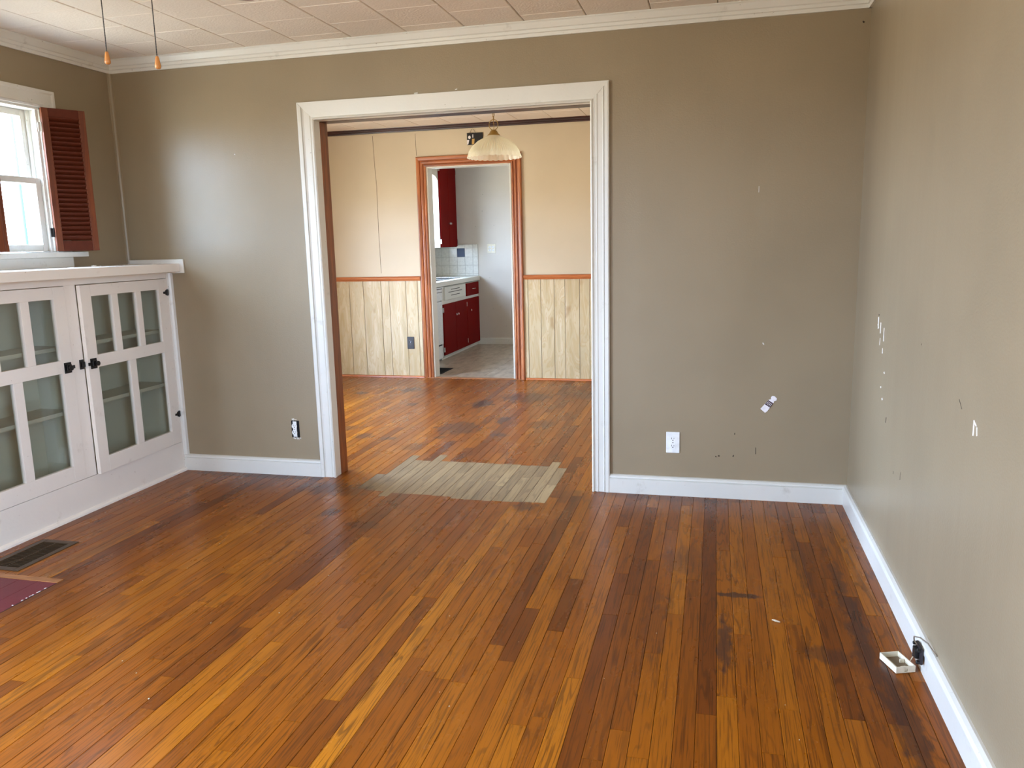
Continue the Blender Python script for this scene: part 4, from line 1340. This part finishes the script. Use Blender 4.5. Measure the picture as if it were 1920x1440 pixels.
def knob(parent, x, y, z, n=(1, 0, 0), m='chrome', s=1.0, name='knob'):
    b = bmesh.new()
    n = Vector(n)
    p = Vector((x, y, z))
    tube(b, [p, p + n * 0.012 * s, p + n * 0.014 * s, p + n * 0.024 * s, p + n * 0.027 * s], [0.006 * s, 0.006 * s, 0.013 * s, 0.014 * s, 0.008 * s], 12)
    return mesh_obj(name, b, m, parent)


base = thing('sink_cabinet', 'white and red kitchen base cabinet with red doors under the sink counter', 'cabinet', (-4.1, 5.4, 0))
mesh_obj('carcass', boxes([(KXL, KF, 4.69, Y3, 0.045, 0.86), (KXL, KF - 0.03, 4.69, Y3, 0.0, 0.045)]), 'kwhite', base)
mesh_obj('toe_strip', B(KF - 0.03, KF - 0.015, 4.69, Y3, 0.0, 0.022, bev=0.003), 'kwhite', base)
for i, (a, b) in enumerate(((4.715, 5.175), (5.18, 5.635), (5.655, 6.195))):
    d = mesh_obj('door', B(KF, KF + 0.018, a, b, 0.05, 0.655, bev=0.003), 'red', base)
    yk = b - 0.035 if i == 0 else a + 0.04
    knob(d, KF + 0.018, yk if i != 2 else 5.76, 0.505)
    for zc in (0.12, 0.59):
        yh = a - 0.004 if i == 0 else (b + 0.004 if i == 1 else a - 0.002)
        b_ = B(KF + 0.002, KF + 0.021, yh - 0.008, yh + 0.008, zc - 0.028, zc + 0.028, bev=0.001)
        if i != 2:
            mesh_obj('hinge', b_, 'chrome', d)
        else:
            b_.free()
ff = mesh_obj('false_front', B(KF, KF + 0.016, 4.79, 5.61, 0.70, 0.855, bev=0.003), 'kwhite', base)
for (a, b, z) in ((5.02, 5.36, 0.815), (4.92, 5.46, 0.785), (5.02, 5.36, 0.745)):
    mesh_obj('vent_slot', B(KF + 0.0155, KF + 0.0168, a, b, z, z + 0.007), 'void', ff)
dr = mesh_obj('drawer', B(KF, KF + 0.018, 5.655, 6.195, 0.69, 0.853, bev=0.003), 'red', base)
b = bmesh.new()
tube(b, [(KF + 0.018, 5.89, 0.775), (KF + 0.036, 5.90, 0.775), (KF + 0.036, 5.98, 0.775), (KF + 0.018, 5.99, 0.775)], 0.005, 8)
mesh_obj('handle', b, 'chrome', dr)

ct = thing('kitchen_counter', 'white kitchen countertop with the steel sink along the left wall', 'counter', (-4.1, 5.3, 0.9))
mesh_obj('top', boxes([(KXL, -3.765, 4.0, 4.80, 0.875, 0.925), (KXL, -3.765, 5.72, Y3, 0.875, 0.925), (-3.90, -3.765, 4.80, 5.72, 0.875, 0.925), (KXL, -4.33, 4.80, 5.72, 0.875, 0.925)], bev=0.003), 'kwhite', ct)
mesh_obj('edge_band', B(-3.765, -3.760, 4.0, Y3, 0.872, 0.926), 'kwhite', ct)
sk = thing('sink', 'stainless steel double sink set in the white kitchen counter', 'sink', (-4.1, 5.26, 0.9))
sx0, sx1, sy0, sy1 = -4.33, -3.885, 4.79, 5.73
rim = boxes([(sx0, sx0 + 0.03, sy0, sy1, 0.9265, 0.933), (sx1 - 0.03, sx1, sy0, sy1, 0.9265, 0.933), (sx0, sx1, sy0, sy0 + 0.03, 0.9265, 0.933), (sx0, sx1, sy1 - 0.03, sy1, 0.9265, 0.933), (sx0, sx1, 5.24, 5.28, 0.9265, 0.933)], bev=0.002)
mesh_obj('rim', rim, 'steel', sk)
for (a, b) in ((sy0 + 0.03, 5.24), (5.28, sy1 - 0.03)):
    mesh_obj('bowl', boxes([(sx0 + 0.03, sx1 - 0.03, a, b, 0.862, 0.866), (sx0 + 0.028, sx0 + 0.031, a, b, 0.864, 0.930), (sx1 - 0.031, sx1 - 0.028, a, b, 0.864, 0.930), (sx0 + 0.03, sx1 - 0.03, a, a + 0.003, 0.864, 0.930), (sx0 + 0.03, sx1 - 0.03, b - 0.003, b, 0.864, 0.930)]), 'steel', sk)
b = bmesh.new()
tube(b, [(-4.31, 5.26, 0.93), (-4.31, 5.26, 1.05), (-4.29, 5.26, 1.09), (-4.22, 5.26, 1.10), (-4.12, 5.26, 1.08), (-4.11, 5.26, 1.06)], 0.010, 10)
mesh_obj('faucet', b, 'chrome', sk)

dw = thing('dishwasher', 'white dishwasher front at the end of the kitchen counter', 'dishwasher', (-4.08, 4.35, 0))
mesh_obj('body', B(KXL + 0.02, KF - 0.005, 4.08, 4.68, 0.10, 0.868), 'appliance', dw)
mesh_obj('door', B(KF - 0.005, KF + 0.018, 4.085, 4.675, 0.20, 0.70, bev=0.004), 'appliance', dw)
cp = mesh_obj('control_panel', B(KF - 0.005, KF + 0.022, 4.085, 4.675, 0.71, 0.865, bev=0.004), 'appliance', dw)
mesh_obj('trim_line', boxes([(KF + 0.0215, KF + 0.0235, 4.09, 4.67, 0.842, 0.850), (KF + 0.0215, KF + 0.0235, 4.09, 4.67, 0.805, 0.811)]), 'grime', cp)
mesh_obj('kick_plate', B(KF - 0.01, KF + 0.008, 4.085, 4.675, 0.03, 0.180, bev=0.002), 'appliance', dw)
mesh_obj('shadow_gap', B(KF - 0.008, KF - 0.004, 4.085, 4.675, 0.18, 0.20), 'void', dw)

uc = thing('wall_cabinet', 'tall red upper cabinet hung above the tiled backsplash', 'cabinet', (-4.23, 5.88, 1.317))
UX = -4.07
mesh_obj('carcass', B(KXL, UX - 0.02, 5.54, Y3, 1.317, 2.40), 'kwhite', uc)
mesh_obj('side_panel', B(KXL + 0.001, UX + 0.001, 5.5365, 5.5395, 1.316, 2.42), 'kwhite', uc)
mesh_obj('face_frame', boxes([(UX - 0.02, UX, 5.54, Y3, 2.36, 2.42), (UX - 0.02, UX, 5.54, Y3, 1.317, 1.34), (UX - 0.02, UX, 5.54, 5.57, 1.34, 2.36), (UX - 0.02, UX, 6.18, Y3, 1.34, 2.36)]), 'red', uc)
for i, (a, b) in enumerate(((5.555, 5.875), (5.88, 6.20))):
    d = mesh_obj('door', B(UX, UX + 0.018, a, b, 1.325, 2.36, bev=0.003), 'red', uc)
    knob(d, UX + 0.018, 5.85 if i == 0 else 5.905, 1.62)
    yh = a - 0.004 if i == 0 else b + 0.004
    for zc in (1.39, 2.29):
        mesh_obj('hinge', B(UX + 0.002, UX + 0.02, yh - 0.008, yh + 0.008, zc - 0.028, zc + 0.028), 'chrome', d)
vl = thing('window_valance', 'scalloped grey valance board above the kitchen sink window', 'valance', (-4.08, 5.0, 2.2))
poly = [(4.30, 2.30), (4.30, 2.15)]
nsc = 4
for i in range(nsc):
    a0 = 4.30 + (5.535 - 4.30) * i / nsc
    a1 = 4.30 + (5.535 - 4.30) * (i + 1) / nsc
    for k_ in range(1, 9):
        q = k_ / 8
        poly.append((a0 + (a1 - a0) * q, 2.15 + 0.055 * math.sin(PI * q) ** 0.7))
poly.append((5.535, 2.30))
mesh_obj('board', prism(bmesh.new(), poly, (UX - 0.02, 0, 0), (0, 1, 0), (0, 0, 1), (1, 0, 0), 0.016), 'wall_kitchen', vl)
mesh_obj('cornice_board', B(UX - 0.022, UX, 4.30, 5.533, 2.30, 2.42), 'red', vl)
uc2 = thing('wall_cabinet', 'red upper cabinet on the near side of the kitchen window', 'cabinet', (-4.23, 4.0, 1.317))
mesh_obj('carcass', B(KXL, UX - 0.0, 3.70, 4.29, 1.317, 2.40), 'kwhite', uc2)
mesh_obj('door', B(UX, UX + 0.018, 3.71, 4.28, 1.325, 2.36, bev=0.003), 'red', uc2)

# tiled backsplash on the kitchen far wall
bs = thing('tile_backsplash', 'white tiled backsplash with one blue tile above the sink counter end', 'backsplash', (-4.08, Y3, 0.93))
mesh_obj('mortar_bed', B(KXL, -3.772, Y3 - 0.006, Y3 - 0.0005, 0.927, 1.348), 'grout', bs)
xs = [-3.772, -3.845, -3.957, -4.068, -4.180, -4.290, -4.40]
zs = [0.928, 0.958, 1.070, 1.180, 1.298, 1.347]
for j, (z0, z1) in enumerate(zip(zs, zs[1:])):
    for i, (b, a) in enumerate(zip(xs, xs[1:])):
        m = 'bluetile' if (j == 3 and i == 2) else 'tile'
        o = mesh_obj('tile', B(a + 0.0018, b - 0.0018, Y3 - 0.010, Y3 - 0.0045, z0 + 0.0018, z1 - 0.0018, bev=0.0012), m, bs)
        if m == 'bluetile':
            o['label'] = 'single dark blue tile'
bm = mould(bmesh.new(), (KF - 0.045, Y3, 0), (KXR, Y3, 0), (0, 0, 1), (0, -1, 0), [(0, 0), (0, 0.014), (0.078, 0.014), (0.085, 0.006), (0.085, 0)])
tag(mesh_obj('baseboard_kitchen', bm, 'kwhite'), 'plain white baseboard on the kitchen far wall', 'baseboard', kind='structure')

r2 = thing('floor_register', 'black floor register on the kitchen floor just inside the doorway', 'vent', (-3.55, 3.9, 0))
mesh_obj('frame', boxes([(-3.64, -3.475, 3.72, 3.745, -0.002, 0.004), (-3.64, -3.475, 4.085, 4.11, -0.002, 0.004), (-3.64, -3.62, 3.745, 4.085, -0.002, 0.004), (-3.495, -3.475, 3.745, 4.085, -0.002, 0.004)]), 'void', r2)
for i in range(12):
    yc = 3.755 + 0.32 * i / 11
    mesh_obj('slat', B(-3.62, -3.495, yc - 0.003, yc + 0.003, -0.002, 0.003), 'void', r2)
mesh_obj('duct', B(-3.62, -3.495, 3.745, 4.085, 0.0002, 0.0010), 'void', r2)

# windows off the picture: plain sash bars in the openings that let the daylight in
def plain_window(n, axis, c, a0, a1, z0, z1, label):
    w_ = thing('window_%d' % n, label, 'window', (c, (a0 + a1) / 2, z0) if axis == 'x' else ((a0 + a1) / 2, c, z0), kind='structure')
    lst = [(a0, a0 + 0.04, z0, z1), (a1 - 0.04, a1, z0, z1), (a0 + 0.04, a1 - 0.04, z0, z0 + 0.04), (a0 + 0.04, a1 - 0.04, z1 - 0.04, z1), (a0 + 0.04, a1 - 0.04, (z0 + z1) / 2 - 0.02, (z0 + z1) / 2 + 0.02)]
    if a1 - a0 > 1.2:
        m_ = (a0 + a1) / 2
        lst.append((m_ - 0.04, m_ + 0.04, z0 + 0.04, z1 - 0.04))
    mesh_obj('sash', boxes([((c - 0.02, c + 0.02, p, q, r, s) if axis == 'x' else (p, q, c - 0.02, c + 0.02, r, s)) for (p, q, r, s) in lst]), 'trim', w_)


plain_window(2, 'x', -W - 0.07, *WIN_L2, 'second left window, out of view, enlarged to brighten the right wall')
plain_window(3, 'y', YF - 0.05, *WIN_F, 'front window of the living room behind the viewer')
plain_window(4, 'x', DXL - 0.05, *WIN_D, 'dining room window, out of view')
plain_window(6, 'x', 0.07, *WIN_ADDED_R, 'unseen right window added to light the glazed cabinet')
plain_window(5, 'x', KXL - 0.05, *WIN_K, 'kitchen window over the sink')
